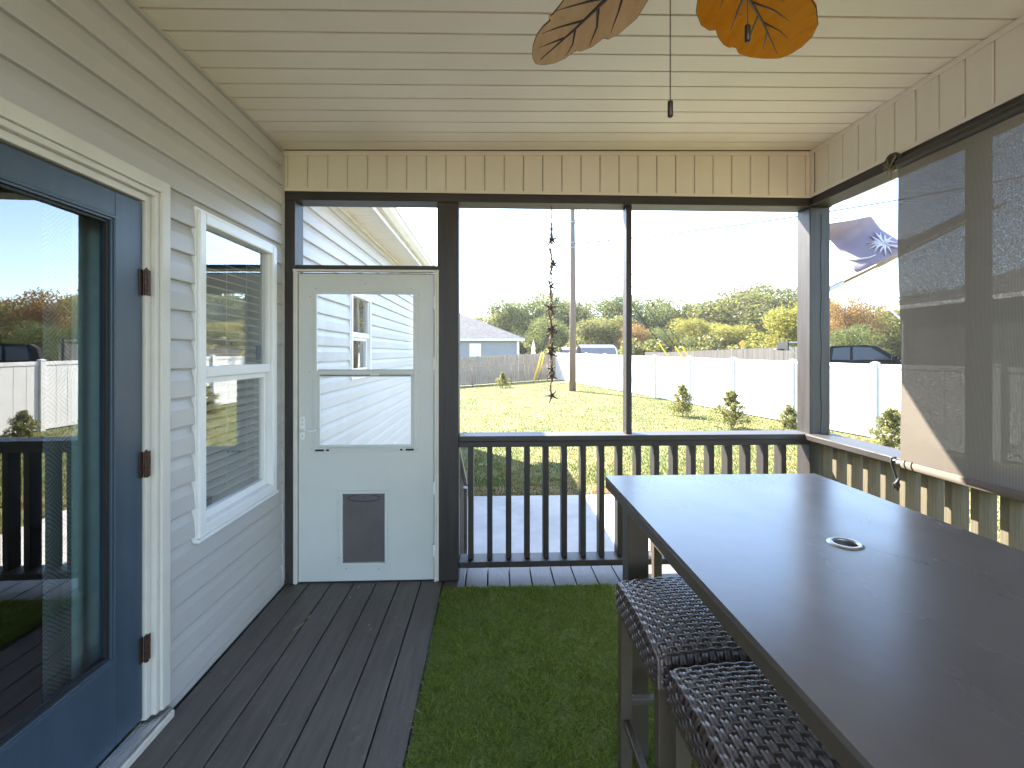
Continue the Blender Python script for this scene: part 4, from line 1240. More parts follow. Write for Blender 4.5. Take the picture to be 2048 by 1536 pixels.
# ------------------------------------------------------------------ starfish garland
GX, GY = 0.398, YF + 0.075
gar = thing('starfish_garland', 'string of dried starfish and shells hanging in the front opening', 'garland', (GX, GY, 1.2))
pts = [(GX + 0.004 * sin(k * 1.3), GY, ZB - k * 0.0325) for k in range(41)]
MB().tube(pts, 0.0046, 6).build('string', 'twine', gar)
pts2 = [(GX + 0.012 * sin(k * 0.9) - 0.004, GY + 0.006 * cos(k * 0.9), ZB - 0.09 - k * 0.0325) for k in range(34)]
MB().tube(pts2, 0.0044, 5).build('string', 'twine', gar)
for py, dx, rot, r in ((480, 0.006, 0.2, 0.037), (529, 0.016, 0.5, 0.038), (574, -0.004, 0.9, 0.044), (616, -0.008, 0.1, 0.042), (656, 0.003, 0.6, 0.038), (664, 0.0, 1.1, 0.038), (698, 0.004, 0.3, 0.036), (707, -0.004, 0.8, 0.040), (738, 0.0, 0.4, 0.033), (753, 0.004, 1.0, 0.032), (791, 0.002, 0.7, 0.040)):
    p = at_y(1103, py, GY); m = MB(); c = Vector((GX + dx, GY - 0.012, p.z)); tl = random.uniform(-0.5, 0.5)
    for k in range(5):
        a = rot + k * 2 * pi / 5 + random.uniform(-0.15, 0.15)
        d = Vector((cos(a) * cos(tl), sin(tl) * cos(a) + random.uniform(-0.25, 0.25), sin(a))).normalized()
        m.tube([c, c + d * r * 0.6, c + d * r * random.uniform(1.05, 1.35)], [0.0085, 0.0056, 0.0030], 6)
    m.build('starfish', 'starfish', gar, smooth=True)
for k in range(40):
    zz = 2.38 - k * 0.029 + random.uniform(-0.01, 0.01)
    m = MB().lathe([(0, -0.012), (0.004, -0.006), (0.0062, 0.001), (0.003, 0.009), (0, 0.012)], (GX + random.uniform(-0.011, 0.011), GY + random.uniform(-0.009, 0.006), zz), 8)
    m.build('shell', 'shell', gar, smooth=True)
mb = MB(); p = at_y(913, 864, YF + 0.06)
mb.tube([(-0.20, YF + 0.05, 0.958), (-0.19, YF + 0.05, 0.968), (-0.175, YF + 0.05, 0.972), (-0.168, YF + 0.05, 0.960)], 0.0025, 6)
o = mb.build('wire_clip', 'rust_rail'); tag(o, 'small rusty wire clip on the railing cap beside the door post', 'clip')

# ------------------------------------------------------------------ flag on its pole, outside the corner post
fp = thing('flag', 'purple flag with a white palm tree on an angled wooden pole', 'flag', (2.29, 3.25, 1.92))
p0 = Vector((2.290, 3.25, 1.92)); p1 = Vector((3.62, 3.25, 2.56))
MB().tube([p0.lerp(p1, 0.10), p0.lerp(p1, 1.0)], 0.0125, 12).build('flag_pole', 'pole_tan', fp, smooth=True)
MB().tube([p0, p0.lerp(p1, 0.11)], 0.018, 12).build('bracket', 'aluminium', fp)
MB().box(2.2875, 2.295, 3.215, 3.285, 1.86, 1.98).build('wall_plate', 'aluminium', fp)
# cloth: hoist on the outer half of the pole, blown up and back to the left
def flag_pt(u, w):
    # u: 0 at the hoist, 1 at the fly; w: 0 lower edge, 1 upper edge (picture outline, own depth and folds)
    lo = [(1985, 425), (1900, 462), (1815, 505), (1760, 535), (1712, 545), (1690, 520), (1668, 488), (1640, 462)]
    hi = [(1990, 398), (1920, 428), (1850, 462), (1797, 480), (1762, 458), (1742, 432), (1700, 441), (1650, 448)]
    s_ = u * 7; i = min(int(s_), 6); f_ = s_ - i
    l = Vector(lo[i]).lerp(Vector(lo[i + 1]), f_); h = Vector(hi[i]).lerp(Vector(hi[i + 1]), f_)
    q = l.lerp(h, w)
    y = 3.30 + 0.10 * sin(u * 9 + w * 2.5) * u + 0.25 * u
    return at_y(q.x, q.y, y)
m = MB(); NU, NW = 48, 20
for i in range(NU + 1):
    for j in range(NW + 1): m.v.append(tuple(flag_pt(i / NU, j / NW)))
for i in range(NU):
    for j in range(NW):
        a = i * (NW + 1) + j; m.f.append((a, a + 1, a + NW + 2, a + NW + 1))
o = m.build('flag_cloth', 'flag_purple', fp, smooth=True, fix=False)
so_ = o.modifiers.new('thick', 'SOLIDIFY'); so_.thickness = 0.003
# palm emblem: fronds and trunk, sewn on the side facing the porch
def flag_uw(px, py):
    best = None
    for i in range(0, 61):
        for j in range(0, 25):
            q = flag_pt(i / 60, j / 24); d = dep(q.x, q.y)
            sx = 1024 + F * ((q.x * cos(TH) - q.y * sin(TH)) / d); sy = 706 - (q.z - EYE) * F / d
            e = (sx - px) ** 2 + (sy - py) ** 2
            if best is None or e < best[0]: best = (e, q)
    return best[1] + Vector((0, -0.008, 0))
m = MB()
cpx = (1766, 490)
for ex, ey in ((1728, 486), (1731, 494), (1738, 474), (1746, 466), (1757, 466), (1770, 470), (1782, 476), (1790, 484), (1735, 500), (1744, 506), (1756, 508), (1768, 512), (1782, 508)):
    a = flag_uw(*cpx); b = flag_uw(ex, ey); mid = flag_uw((cpx[0] + ex) / 2, (cpx[1] + ey) / 2 - 3)
    m.tube([a, mid, b], [0.006, 0.009, 0.002], 5)
a = flag_uw(*cpx); b = flag_uw(1797, 496); m.tube([a, b], [0.009, 0.010], 5)
m.build('palm_emblem', 'flag_white', fp, smooth=True)
m = MB(); prev = None
pts = [flag_uw(px_, py_) for px_, py_ in ((1695, 517), (1706, 519), (1720, 518), (1735, 515), (1750, 510))]
m.tube(pts, [0.003, 0.008, 0.009, 0.008, 0.003], 6); m.build('emblem_bar', 'flag_white', fp, smooth=True)

# ------------------------------------------------------------------ white vinyl privacy fence
wf = thing('vinyl_fence', 'white vinyl privacy fence running along the right of the lawn', 'fence', (8, 16, -0.6))
step = 2.376
def fpt(n):
    y = 11.4 + step * n
    return Vector((fence_x(y), y, gz(fence_x(y), y)))
dirv = Vector((-0.233, 1, 0)).normalized(); nrm = Vector((-1, -0.233, 0)).normalized()
FTOP = {}
for n in range(-5, 10):
    p = fpt(n); zt = p.z + 1.86
    m = MB(); w = 0.127
    m.bar(p + Vector((0, 0, -0.1)), Vector((p.x, p.y, zt)), w, w, up=dirv)
    po = m.build('post', 'fence_vinyl', wf, bevel=0.006)
    m = MB(); m.bar(Vector((p.x, p.y, zt)), Vector((p.x, p.y, zt + 0.022)), 0.145, 0.145, up=dirv)
    c = [Vector((p.x, p.y, zt + 0.022)) + dirv * (i * 0.065) + nrm * (j * 0.065) for i, j in ((-1, -1), (1, -1), (1, 1), (-1, 1))]
    m.add(c + [Vector((p.x, p.y, zt + 0.05))], [(0, 1, 4), (1, 2, 4), (2, 3, 4), (3, 0, 4)])
    m.build('post_cap', 'fence_vinyl', po)
    if n < 9:
        q = fpt(n + 1)
        for zz, hgt in ((1.79, 0.10), (0.10, 0.12)):
            MB().bar(p + dirv * 0.064 + Vector((0, 0, zz)), q - dirv * 0.064 + Vector((0, 0, zz)), 0.05, hgt).build('rail', 'fence_vinyl', wf, bevel=0.004)
        NP = 8
        for k in range(NP):
            a = p.lerp(q, (k + 0.02) / NP * 0.945 + 0.0275); b = p.lerp(q, (k + 0.98) / NP * 0.945 + 0.0275)
            mm = MB(); vs = []
            for zz in (0.161, 1.739):
                for side in (0.011, -0.011):
                    vs += [a + nrm * side + Vector((0, 0, zz)), b + nrm * side + Vector((0, 0, zz))]
            mm.hexa(vs); mm.build('plank', 'fence_vinyl', wf)
# second leg behind the corner, out of which only the end shows
# ------------------------------------------------------------------ old wooden fence at the back, with chain link before it
def picket_fence(name, label, A, B, n, hgt, mname, stuff, zoff=0.0, tops=None):
    f_ = thing(name, label, 'fence', ((A[0] + B[0]) / 2, (A[1] + B[1]) / 2, gz(*A)))
    A = Vector((A[0], A[1], 0)); B = Vector((B[0], B[1], 0)); d = (B - A).normalized(); nn_ = Vector((d.y, -d.x, 0))
    if nn_.y > 0: nn_ = -nn_
    L_ = (B - A).length; w = L_ / n
    big = MB()
    for k in range(n):
        c = A + d * (w * (k + 0.5)); zb = gz(c.x, c.y) + zoff + 0.03; zt = zb + hgt + random.uniform(-0.025, 0.025)
        if tops: zt = tops[0] + (tops[1] - tops[0]) * (k + 0.5) / n + random.uniform(-0.015, 0.015)
        hw = w * 0.47; th = 0.009; o_ = random.uniform(-0.006, 0.006)
        prof = [(-hw, 0), (hw, 0), (hw, zt - zb - 0.05), (hw * 0.5, zt - zb), (-hw * 0.5, zt - zb), (-hw, zt - zb - 0.05)]
        t = random.uniform(-0.008, 0.008)
        fn = lambda a, b, cc: tuple(c + d * (a + t * b) + nn_ * (cc + o_) + Vector((0, 0, zb + b)))
        mm = big if stuff else MB()
        mm.prism(prof, fn, -th, th)
        if not stuff: mm.build('picket', mname, f_)
    if stuff:
        o = big.build('picket', mname, f_, kind='stuff')
    m = MB()
    for zz in (0.35, 1.45):
        m.bar(A - nn_ * 0.03 + Vector((0, 0, gz(A.x, A.y) + zoff + zz)), B - nn_ * 0.03 + Vector((0, 0, gz(B.x, B.y) + zoff + zz)), 0.04, 0.09)
    m.build('rail', mname, f_)
    return f_
picket_fence('wooden_fence', 'weathered grey picket fence across the back of the lawn', (4.35, 33.0), (-10.0, 27.6), 104, 1.83, 'fence_wood', False)
pA = at_y(1290, 706, 46); pB = at_y(1560, 692, 25)
fb = picket_fence('wooden_fence', 'grey board fence slanting away behind the white fence', (pA.x, pA.y), (pB.x + 1.4, pB.y - 0.9), 150, 1.93, 'fence_wood_far', True, zoff=-0.02, tops=(1.50, pB.z + 0.02))
cl = thing('chain_link_fence', 'rusty chain link fence in front of the picket fence', 'fence', (0, 29, -0.6))
cA = Vector((4.0, 31.8, 0)); cB = Vector((-9, 26.6, 0)); cd = (cB - cA).normalized(); Lc = (cB - cA).length
m = MB(); top = []; 
for k in range(30):
    q = cA.lerp(cB, k / 29); top.append((q.x, q.y, gz(q.x, q.y) + 1.20))
m.tube(top, 0.022, 6); m.build('top_rail', 'rust_rail', cl, smooth=True)
for k in range(6):
    q = cA + cd * (0.4 + k * 2.62)
    MB().tube([(q.x, q.y, gz(q.x, q.y) - 0.1), (q.x, q.y, gz(q.x, q.y) + 1.23)], 0.026, 8).build('post', 'rust_rail', cl, smooth=True)
m = MB(); s_ = 0.0; wd = 0.0028
while s_ < Lc:
    for sg in (1, -1):
        a = cA + cd * s_; b = cA + cd * (s_ + 1.15 * sg * 0.9)
        za = gz(a.x, a.y) + 0.03
        if 0 < s_ + sg * 1.0 < Lc: m.bar((a.x, a.y, za), (b.x, b.y, za + 1.15), 0.0045, 0.0045, up=(0, 1, 0))
    s_ += 0.085
m.build('wire_mesh', 'galvanised', cl, kind='stuff', fix=False)

# ------------------------------------------------------------------ utility pole, wires, guy guards
PB = at_z(1145, 783, -0.47)
up = thing('utility_pole', 'tall wooden utility pole standing on the back lawn', 'pole', PB)
MB().tube([(PB.x, PB.y, PB.z - 0.3), (PB.x + 0.02, PB.y, 4.0), (PB.x - 0.05, PB.y, 12.0)], [0.175, 0.155, 0.125], 14).build('pole_shaft', 'pole_wood', up, smooth=True)
p = at_y(1145, 446, PB.y)
MB().tube([(PB.x + 0.05, PB.y - 0.1, p.z), (PB.x + 0.3, PB.y - 0.1, p.z + 0.3), (PB.x + 0.42, PB.y - 0.1, p.z + 1.0)], 0.022, 6).build('conductor_loop', 'wire', up)
m = MB()
for py in (446, 487, 497):
    q = at_y(1145, py, PB.y); m.bar((PB.x - 0.35, PB.y - 0.12, q.z), (PB.x + 0.25, PB.y - 0.12, q.z + 0.06), 0.04, 0.04)
    bk_ = m.build('bracket', 'galvanised', up)
    MB().lathe([(0, -0.06), (0.05, -0.05), (0.05, 0.05), (0, 0.06)], (PB.x - 0.36, PB.y - 0.12, q.z), 8).build('insulator', 'galvanised', bk_)
    m = MB()
def wire(a, b, sag, label, r=0.026):
    a = Vector(a); b = Vector(b); pts = []
    for k in range(25):
        t = k / 24; q = a.lerp(b, t); q.z -= sag * 4 * t * (1 - t); pts.append(q)
    o = MB().tube(pts, r, 5).build('power_line', 'wire'); tag(o, label, 'cable', 'cables tied to the utility pole')
pa = at_y(1143, 488, PB.y)
ql = at_y(917, 523, 40); dl = (ql - pa); wire(pa, pa + dl * 1.6, 0.4, 'thin cable running from the utility pole to the left')
qr = at_y(1640, 413, 21); wire(pa, pa + (qr - pa) * 1.7, 0.3, 'thin cable rising from the utility pole to the right')
def guy(base, frac_px, tops, label, glabel):
    pass
guyset = [((1066, 767), 'leaning yellow guard in front, left of its two neighbours', (1146, 500), (1080, 692)),
          ((1068, 764), 'leaning yellow guard between two others beside the garland', (1146, 470), (1084, 691)),
          ((1076, 763), 'tallest leaning yellow guard beside the garland', (1146, 450), (1096, 683))]
for (bx, by), lab, top_, gt in guyset:
    b = at_z(bx, by, -0.42); t = at_y(top_[0], top_[1], PB.y); g_ = thing('guy_wire', lab + ' at the utility pole', 'guy wire', b, 'guy wires with yellow guards on the lawn')
    MB().tube([b, t], 0.016, 5).build('cable', 'wire', g_)
    q = at_y(gt[0], gt[1], PB.y + 3); e = b + (t - b).normalized() * 2.55
    MB().tube([b + (t - b).normalized() * 0.25, e], 0.042, 8).build('guard', 'guard_yellow', g_, smooth=True)
for (bx, by), lab, top_ in (((1338, 715), 'far yellow guard leaning left above the white fence', (1146, 440)), ((1371, 722), 'middle far yellow guard above the white fence near a fence post', (1146, 410)), ((1384, 722), 'rightmost far yellow guard above the white fence', (1147, 380))):
    b = at_y(bx, by, 27.5); t = at_y(top_[0], top_[1], PB.y); b2 = b - (t - b).normalized() * 1.0
    g_ = thing('guy_wire', lab, 'guy wire', b, 'guy wires with yellow guards beyond the white fence')
    b0 = b + (b - t) * ((b.z - gz(b.x, b.y)) / (t.z - b.z))
    MB().tube([b0, t], 0.016, 5).build('cable', 'wire', g_)
    MB().tube([b0 + (t - b0).normalized() * 0.2, b + (t - b).normalized() * 1.15], 0.038, 8).build('guard', 'guard_yellow', g_, smooth=True)

# ------------------------------------------------------------------ grey house beyond the picket fence
HYY = 44.0
e_r = at_y(1049, 677, HYY); wl = at_y(1038, 700, HYY)
gh = thing('neighbour_house', 'blue grey house with a hipped shingle roof beyond the picket fence', 'house', (-4, HYY, -0.6))
ze = e_r.z
m = MB()
zz = -0.6
while zz < ze - 0.12:
    m.prism([(HYY + 0.1, zz), (HYY - 0.015, zz), (HYY, zz + 0.15), (HYY + 0.1, zz + 0.15)], lambda a, b, c: (c, a, b), -16, wl.x); zz += 0.15
m.box(wl.x - 0.2, wl.x - 0.01, HYY + 0.1, HYY + 9, -0.6, ze - 0.1)
m.box(-16, wl.x, HYY + 0.1, HYY + 9, -0.6, ze - 0.1)
m.build('wall', 'siding_blue', gh)
m = MB(); r1 = e_r.x; rb = HYY - 0.5; rk = HYY + 9.5
rid = at_y(917, 627, HYY + 4.5)
sx = (r1 - rid.x) / (rid.z - ze)
apex = Vector((rid.x - 3, HYY + 4.5, ze + (r1 - (rid.x - 3)) / sx))
v_ = [(-17, rb, ze), (r1, rb, ze), (r1, rk, ze), (-17, rk, ze), tuple(apex), (-17, HYY + 4.5, apex.z), (-17, rb, ze - 0.02), (r1, rb, ze - 0.02), (r1, rk, ze - 0.02), (-17, rk, ze - 0.02)]
m.add(v_, [(0, 1, 4, 5), (1, 2, 4), (2, 3, 5, 4), (0, 5, 3), (6, 7, 8, 9), (0, 1, 7, 6), (1, 2, 8, 7)])
hp1 = at_y(1022, 662, HYY - 0.5)
m.build('roof', 'shingle', gh)
m = MB(); m.box(-17, r1, rb - 0.12, rb - 0.005, ze - 0.22, ze - 0.03); m.box(-17, r1, rb, HYY - 0.02, ze - 0.22, ze - 0.19)
m.build('gutter', 'trim_white', gh)
MB().box(wl.x - 0.20, wl.x + 0.02, HYY - 0.12, HYY - 0.02, -0.6, ze - 0.2).build('corner_board', 'trim_white', gh)
a = at_y(941, 689, HYY); b = at_y(960, 711, HYY)
w_ = part_empty('window', gh)
MB().box(a.x - 0.08, b.x + 0.08, HYY - 0.06, HYY - 0.018, b.z - 0.08, a.z + 0.08).build('window_frame', 'window_white', w_)
MB().box(a.x, b.x, HYY - 0.075, HYY - 0.062, b.z, a.z).build('pane', 'siding_pale', w_)
# closed patio umbrella beside it
q = at_y(1067, 705, 38)
um = thing('patio_umbrella', 'closed pale patio umbrella standing behind the picket fence', 'umbrella', (q.x, 38, -0.4))
zt_ = at_y(1067, 683, 38).z
MB().lathe([(0.02, zt_ + 0.12), (0.03, zt_), (0.10, zt_ - 0.25), (0.16, zt_ - 0.55), (0.13, zt_ - 0.75), (0.20, zt_ - 1.0), (0.24, zt_ - 1.35), (0.18, zt_ - 1.4)], (q.x, 38, 0), 10).build('canopy', 'umbrella_cloth', um, smooth=True)
MB().tube([(q.x, 38, -0.5), (q.x, 38, zt_ + 0.15)], 0.03, 8).build('pole', 'aluminium', um)

# gambrel sheds beyond the white fence
def shed(label, px0, px1, pytop, Y, name='garden_shed', depth_=3.0):
    a = at_y(px0, 706, Y); b = at_y(px1, 706, Y); zt = at_y(px0, pytop, Y).z; g0 = gz(b.x, Y) - 0.2
    s_ = thing(name, label, 'shed', ((a.x + b.x) / 2, Y, g0), 'sheds beyond the white fence')
    w = b.x - a.x; ww = w * 0.36; cx_ = b.x - ww
    ze_ = zt - 0.95
    # long side faces the camera: roof runs along X, gambrel end at right
    ya_, yb2 = Y, Y + depth_; ym = (ya_ + yb2) / 2; k1 = depth_ * 0.17
    sec = [(ya_ - 0.1, ze_), (ya_ + k1, zt - 0.28), (ym, zt), (yb2 - k1, zt - 0.28), (yb2 + 0.1, ze_)]
    m = MB().box(a.x, b.x - 0.05, ya_, yb2, g0, ze_); m.prism([(y, z - 0.04) for y, z in sec], lambda p, q, c: (c, p, q), b.x - 0.10, b.x - 0.04); m.build('wall', 'shed_grey', s_)
    m = MB(); off = [(y, z + 0.05) for y, z in sec]
    for i in range(4):
        (y0, z0), (y1, z1) = sec[i], sec[i + 1]
        m.hexa([(a.x - 0.1, y0, z0), (b.x + 0.06, y0, z0), (a.x - 0.1, y1, z1), (b.x + 0.06, y1, z1), (a.x - 0.1, y0, z0 + 0.06), (b.x + 0.06, y0, z0 + 0.06), (a.x - 0.1, y1, z1 + 0.06), (b.x + 0.06, y1, z1 + 0.06)])
    m.build('roof', 'shed_roof', s_)
    m = MB()
    for i in range(4):
        (y0, z0), (y1, z1) = sec[i], sec[i + 1]
        m.bar((b.x + 0.08, y0, z0), (b.x + 0.08, y1, z1), 0.03, 0.12, up=(1, 0, 0))
    m.build('trim', 'window_white', s_)
shed('grey barn shed with a gambrel roof beyond the white fence', 1166, 1232, 690, 42)
shed('smaller grey shed between the utility pole and the barn shed', 1128, 1161, 695, 46, depth_=2.4)

# warning sign
q = at_y(1485, 688, 40)
sg = thing('road_sign', 'orange diamond road sign above the far board fence', 'sign', (q.x, 40, 0))
m = MB(); r = 0.33
m.prism([(0, r), (r, 0), (0, -r), (-r, 0)], lambda a, b, c: (q.x + a, 40 + c, q.z + b), 0, 0.02); m.build('sign_plate', 'sign_yellow', sg)
MB().box(q.x - 0.04, q.x + 0.04, 40.02, 40.1, -0.3, q.z + 0.25).build('sign_post', 'galvanised', sg)

# basketball hoop, mostly behind the corner post
Yh = 24.0
bh = thing('basketball_hoop', 'basketball hoop seen edge on between the bright tree and corner post', 'hoop', (at_y(1625, 700, Yh).x, Yh, 0))
a = at_y(1566, 684, Yh); b = at_y(1566, 701, Yh); r_ = at_y(1590, 684, Yh); s2 = at_y(1591, 719, Yh); pp_ = at_y(1625, 700, Yh)
MB().bar((a.x, Yh - 0.45, (a.z + b.z) / 2), (a.x, Yh + 0.45, (a.z + b.z) / 2), 0.07, a.z - b.z, up=(0, 0, 1)).build('backboard', 'black_plastic', bh)
MB().tube([(a.x - 0.24 + 0.2 * cos(t), Yh + 0.2 * sin(t), b.z + 0.06) for t in np.linspace(0, 2 * pi, 21)], 0.03, 6).build('rim', 'black_plastic', bh)
MB().tube([(a.x, Yh, a.z - 0.02), (pp_.x, Yh, a.z - 0.02)], 0.028, 8).tube([(a.x + 0.1, Yh, a.z - 0.12), (pp_.x, Yh, s2.z - 0.6)], 0.035, 8).build('arm', 'aluminium', bh)
MB().tube([(pp_.x, Yh, gz(pp_.x, Yh) - 0.1), (pp_.x, Yh, a.z + 0.1)], 0.06, 10).build('pole', 'black_plastic', bh)

# ------------------------------------------------------------------ black pickup beyond the fence
TX, TY = 16.55, 20.6; TZ = gz(TX, TY)
tr = thing('pickup_truck', 'black pickup truck parked beyond the white fence', 'truck', (TX, TY, TZ))
hw = 0.98
def tp(a, z): return (TX + a, z)
body = [(-3.0, 0.55), (-3.02, 1.12), (-1.62, 1.14), (-1.55, 1.16), (1.02, 1.20), (1.15, 1.22), (2.3, 1.14), (2.62, 1.02), (2.72, 0.75), (2.70, 0.5), (2.3, 0.45), (-2.9, 0.45)]
MB().prism(body, lambda a, b, c: (TX + a, TY + c, TZ + b), -hw, hw).build('body', 'car_black', tr, bevel=0.05)
cab = [(-1.62, 1.13), (-1.50, 1.72), (-1.30, 1.86), (-0.1, 1.90), (0.25, 1.84), (1.12, 1.20)]
m = MB(); n = len(cab)
for c, ins in ((-hw + 0.05, 1), (hw - 0.05, -1)):
    for a, z in cab:
        t = max(0, z - 1.2) * 0.22
        m.v.append((TX + a, TY + c + ins * t, TZ + z))
m.f += [tuple(range(n)), tuple(range(n, 2 * n))[::-1]] + [(i, (i + 1) % n, (i + 1) % n + n, i + n) for i in range(n)]
m.build('cab', 'car_black', tr, bevel=0.03)
for poly in ([(-1.28, 1.24), (-1.22, 1.74), (-0.62, 1.80), (-0.62, 1.24)], [(-0.52, 1.24), (-0.52, 1.80), (0.10, 1.78), (0.80, 1.26)]):
    m = MB()
    vs = [(TX + a, TY - hw + 0.043 + max(0, z - 1.2) * 0.22, TZ + z) for a, z in poly] + [(TX + a, TY - hw + 0.06 + max(0, z - 1.2) * 0.22, TZ + z) for a, z in poly]
    m.add(vs, [(0, 1, 2, 3), (7, 6, 5, 4)] + [(i, (i + 1) % 4, (i + 1) % 4 + 4, i + 4) for i in range(4)]); m.build('side_window', 'car_glass', tr)
m = MB(); m.add([(TX + 1.10, TY - hw + 0.12, TZ + 1.235), (TX + 1.10, TY + hw - 0.12, TZ + 1.235), (TX + 0.28, TY + hw - 0.24, TZ + 1.848), (TX + 0.28, TY - hw + 0.24, TZ + 1.848)], [(0, 1, 2, 3)])
o = m.build('windscreen', 'car_glass', tr, fix=False); so_ = o.modifiers.new('thick', 'SOLIDIFY'); so_.thickness = 0.012; so_.offset = 1
MB().box(TX + 0.78, TX + 0.98, TY - hw - 0.22, TY - hw - 0.01, TZ + 1.22, TZ + 1.42).build('mirror', 'car_black', tr, bevel=0.03)
MB().box(TX + 2.45, TX + 2.70, TY - hw - 0.01, TY - hw + 0.3, TZ + 0.82, TZ + 1.0).build('headlight', 'chrome', tr, bevel=0.02)
MB().box(TX - 1.15, TX - 0.95, TY - hw - 0.03, TY - hw - 0.002, TZ + 1.04, TZ + 1.08).box(TX - 0.4, TX - 0.2, TY - hw - 0.03, TY - hw - 0.002, TZ + 1.04, TZ + 1.08).build('door_handle', 'chrome', tr)
for wx in (-2.0, 1.75):
    for sy in (-1, 1):
        m = MB().tube([(TX + wx, TY + sy * (hw - 0.22), TZ + 0.40), (TX + wx, TY + sy * (hw + 0.01), TZ + 0.40)], 0.40, 20); w_ = m.build('wheel', 'tyre', tr)
        MB().tube([(TX + wx, TY + sy * (hw + 0.0), TZ + 0.40), (TX + wx, TY + sy * (hw + 0.02), TZ + 0.40)], 0.24, 14).build('rim', 'chrome', w_)

tr.rotation_euler = (0, 0, radians(-36))
# pale house corner showing beside the shade
c = at_y(1786, 615, 16.2)
ph = thing('neighbour_house', 'pale house corner with a white downspout at the edge of the shade', 'house', (c.x + 4, 13, 0))
zE = c.z
MB().box(c.x + 0.30, c.x + 9, 6, 15.9, gz(c.x + 2, 14) - 0.3, zE).build('wall', 'siding_shaded', ph)
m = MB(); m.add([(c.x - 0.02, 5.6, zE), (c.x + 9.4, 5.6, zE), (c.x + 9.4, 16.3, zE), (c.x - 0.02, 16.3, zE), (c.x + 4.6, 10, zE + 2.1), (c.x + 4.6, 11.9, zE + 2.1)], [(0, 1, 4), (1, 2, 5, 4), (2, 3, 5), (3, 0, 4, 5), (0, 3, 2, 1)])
m.build('roof', 'shingle', ph)
m = MB().box(c.x - 0.13, c.x - 0.025, 5.6, 16.3, zE - 0.10, zE + 0.03); m.build('gutter', 'window_white', ph)
m = MB(); m.bar((c.x - 0.08, 16.2, zE - 0.1), (c.x + 0.16, 15.95, zE - 0.5), 0.08, 0.06); m.bar((c.x + 0.16, 15.95, zE - 0.45), (c.x + 0.16, 15.95, 0.1), 0.08, 0.06, up=(0, 1, 0)); m.build('downspout', 'window_white', ph)

# ------------------------------------------------------------------ young evergreens along the fence
def leaf_quads(cen, size, g, flatness=0.0, droop=0.0):
    n = len(cen)
    a = g.normal(size=(n, 3)); a /= np.linalg.norm(a, axis=1)[:, None]
    b = g.normal(size=(n, 3)); b -= (b * a).sum(1)[:, None] * a; b /= np.linalg.norm(b, axis=1)[:, None]
    s = size * g.uniform(0.6, 1.35, n)[:, None]
    out = np.empty((n, 4, 3))
    out[:, 0] = cen - a * s; out[:, 1] = cen + b * s * 0.5; out[:, 2] = cen + a * s; out[:, 3] = cen - b * s * 0.5
    return out.reshape(-1, 3)
def conifer(h, r, seed, n=2200):
    g = np.random.default_rng(seed)
    t = thing('evergreen_shrub', '', 'shrub', (0, 0, 0), 'young evergreens planted along the fence')
    mb = MB().tube([(0, 0, -0.05), (0.02, 0, h * 0.5), (0.0, 0.02, h * 0.95)], [0.022, 0.015, 0.005], 6)
    cen = []
    for k in range(46):
        zt = 0.10 + 0.90 * (k / 46) ** 1.15; zz = zt * h; a = k * 2.4 + g.uniform(-0.3, 0.3)
        rr = r * (1 - zt) ** 0.75 * g.uniform(0.25, 1.5) + 0.03
        p0 = np.array([0, 0, zz * 0.92]); p1 = np.array([cos(a) * rr, sin(a) * rr, zz + 0.12 * rr])
        mb.tube([tuple(p0), tuple(p1)], [0.007, 0.002], 4)
        m = int(n / 46); u = g.uniform(0.25, 1.05, m)[:, None] ** 0.7
        cen.append(p0 + (p1 - p0) * u + g.normal(size=(m, 3)) * (0.018 + 0.075 * rr) + np.array([0, 0, 0.02]))
    mb.build('stem', 'bark', t)
    link(fast_mesh('foliage', leaf_quads(np.concatenate(cen), 0.029, g), 4), 'foliage', 'leaf_bush', t)
    return t
def place(t, px, pyb, pyt, label):
    b = at_z(px, pyb, -0.6); b = at_z(px, pyb, gz(b.x, b.y)); b.z = gz(b.x, b.y)
    h = (pyb - pyt) * dep(b.x, b.y) / F
    return b, h
c1 = conifer(1.0, 0.50, 5, 3600); c2 = conifer(1.0, 0.52, 8, 4200)
sp = [(c1, 1365, 832, 770, 'young evergreen shrub left of the others before the white fence'), (c2, 1462, 856, 783, 'densest young evergreen shrub in front of the white fence'),
      (c1, 1578, 880, 812, 'evergreen shrub half hidden by the left side of the corner post'), (c2, 1783, 915, 820, 'evergreen shrub right of the corner post beside the shade'),
      (c2, 1005, 775, 745, 'small evergreen shrub in front of the chain link fence')]
used = set()
for t, px, pb, ptp, lab in sp:
    b, h = place(t, px, pb, ptp, lab)
    if t.name in used: dup(t, b, lab, random.uniform(0, 6), h)
    else: t.location = b; t.scale = (h, h, h); t['label'] = lab; used.add(t.name)
# one more farther right, seen mirrored in the door glass
dup(c1, (9.9, 7.6, gz(9.9, 7.6)), 'young evergreen shrub before the white fence hidden behind the shade', 1.2, 1.3)

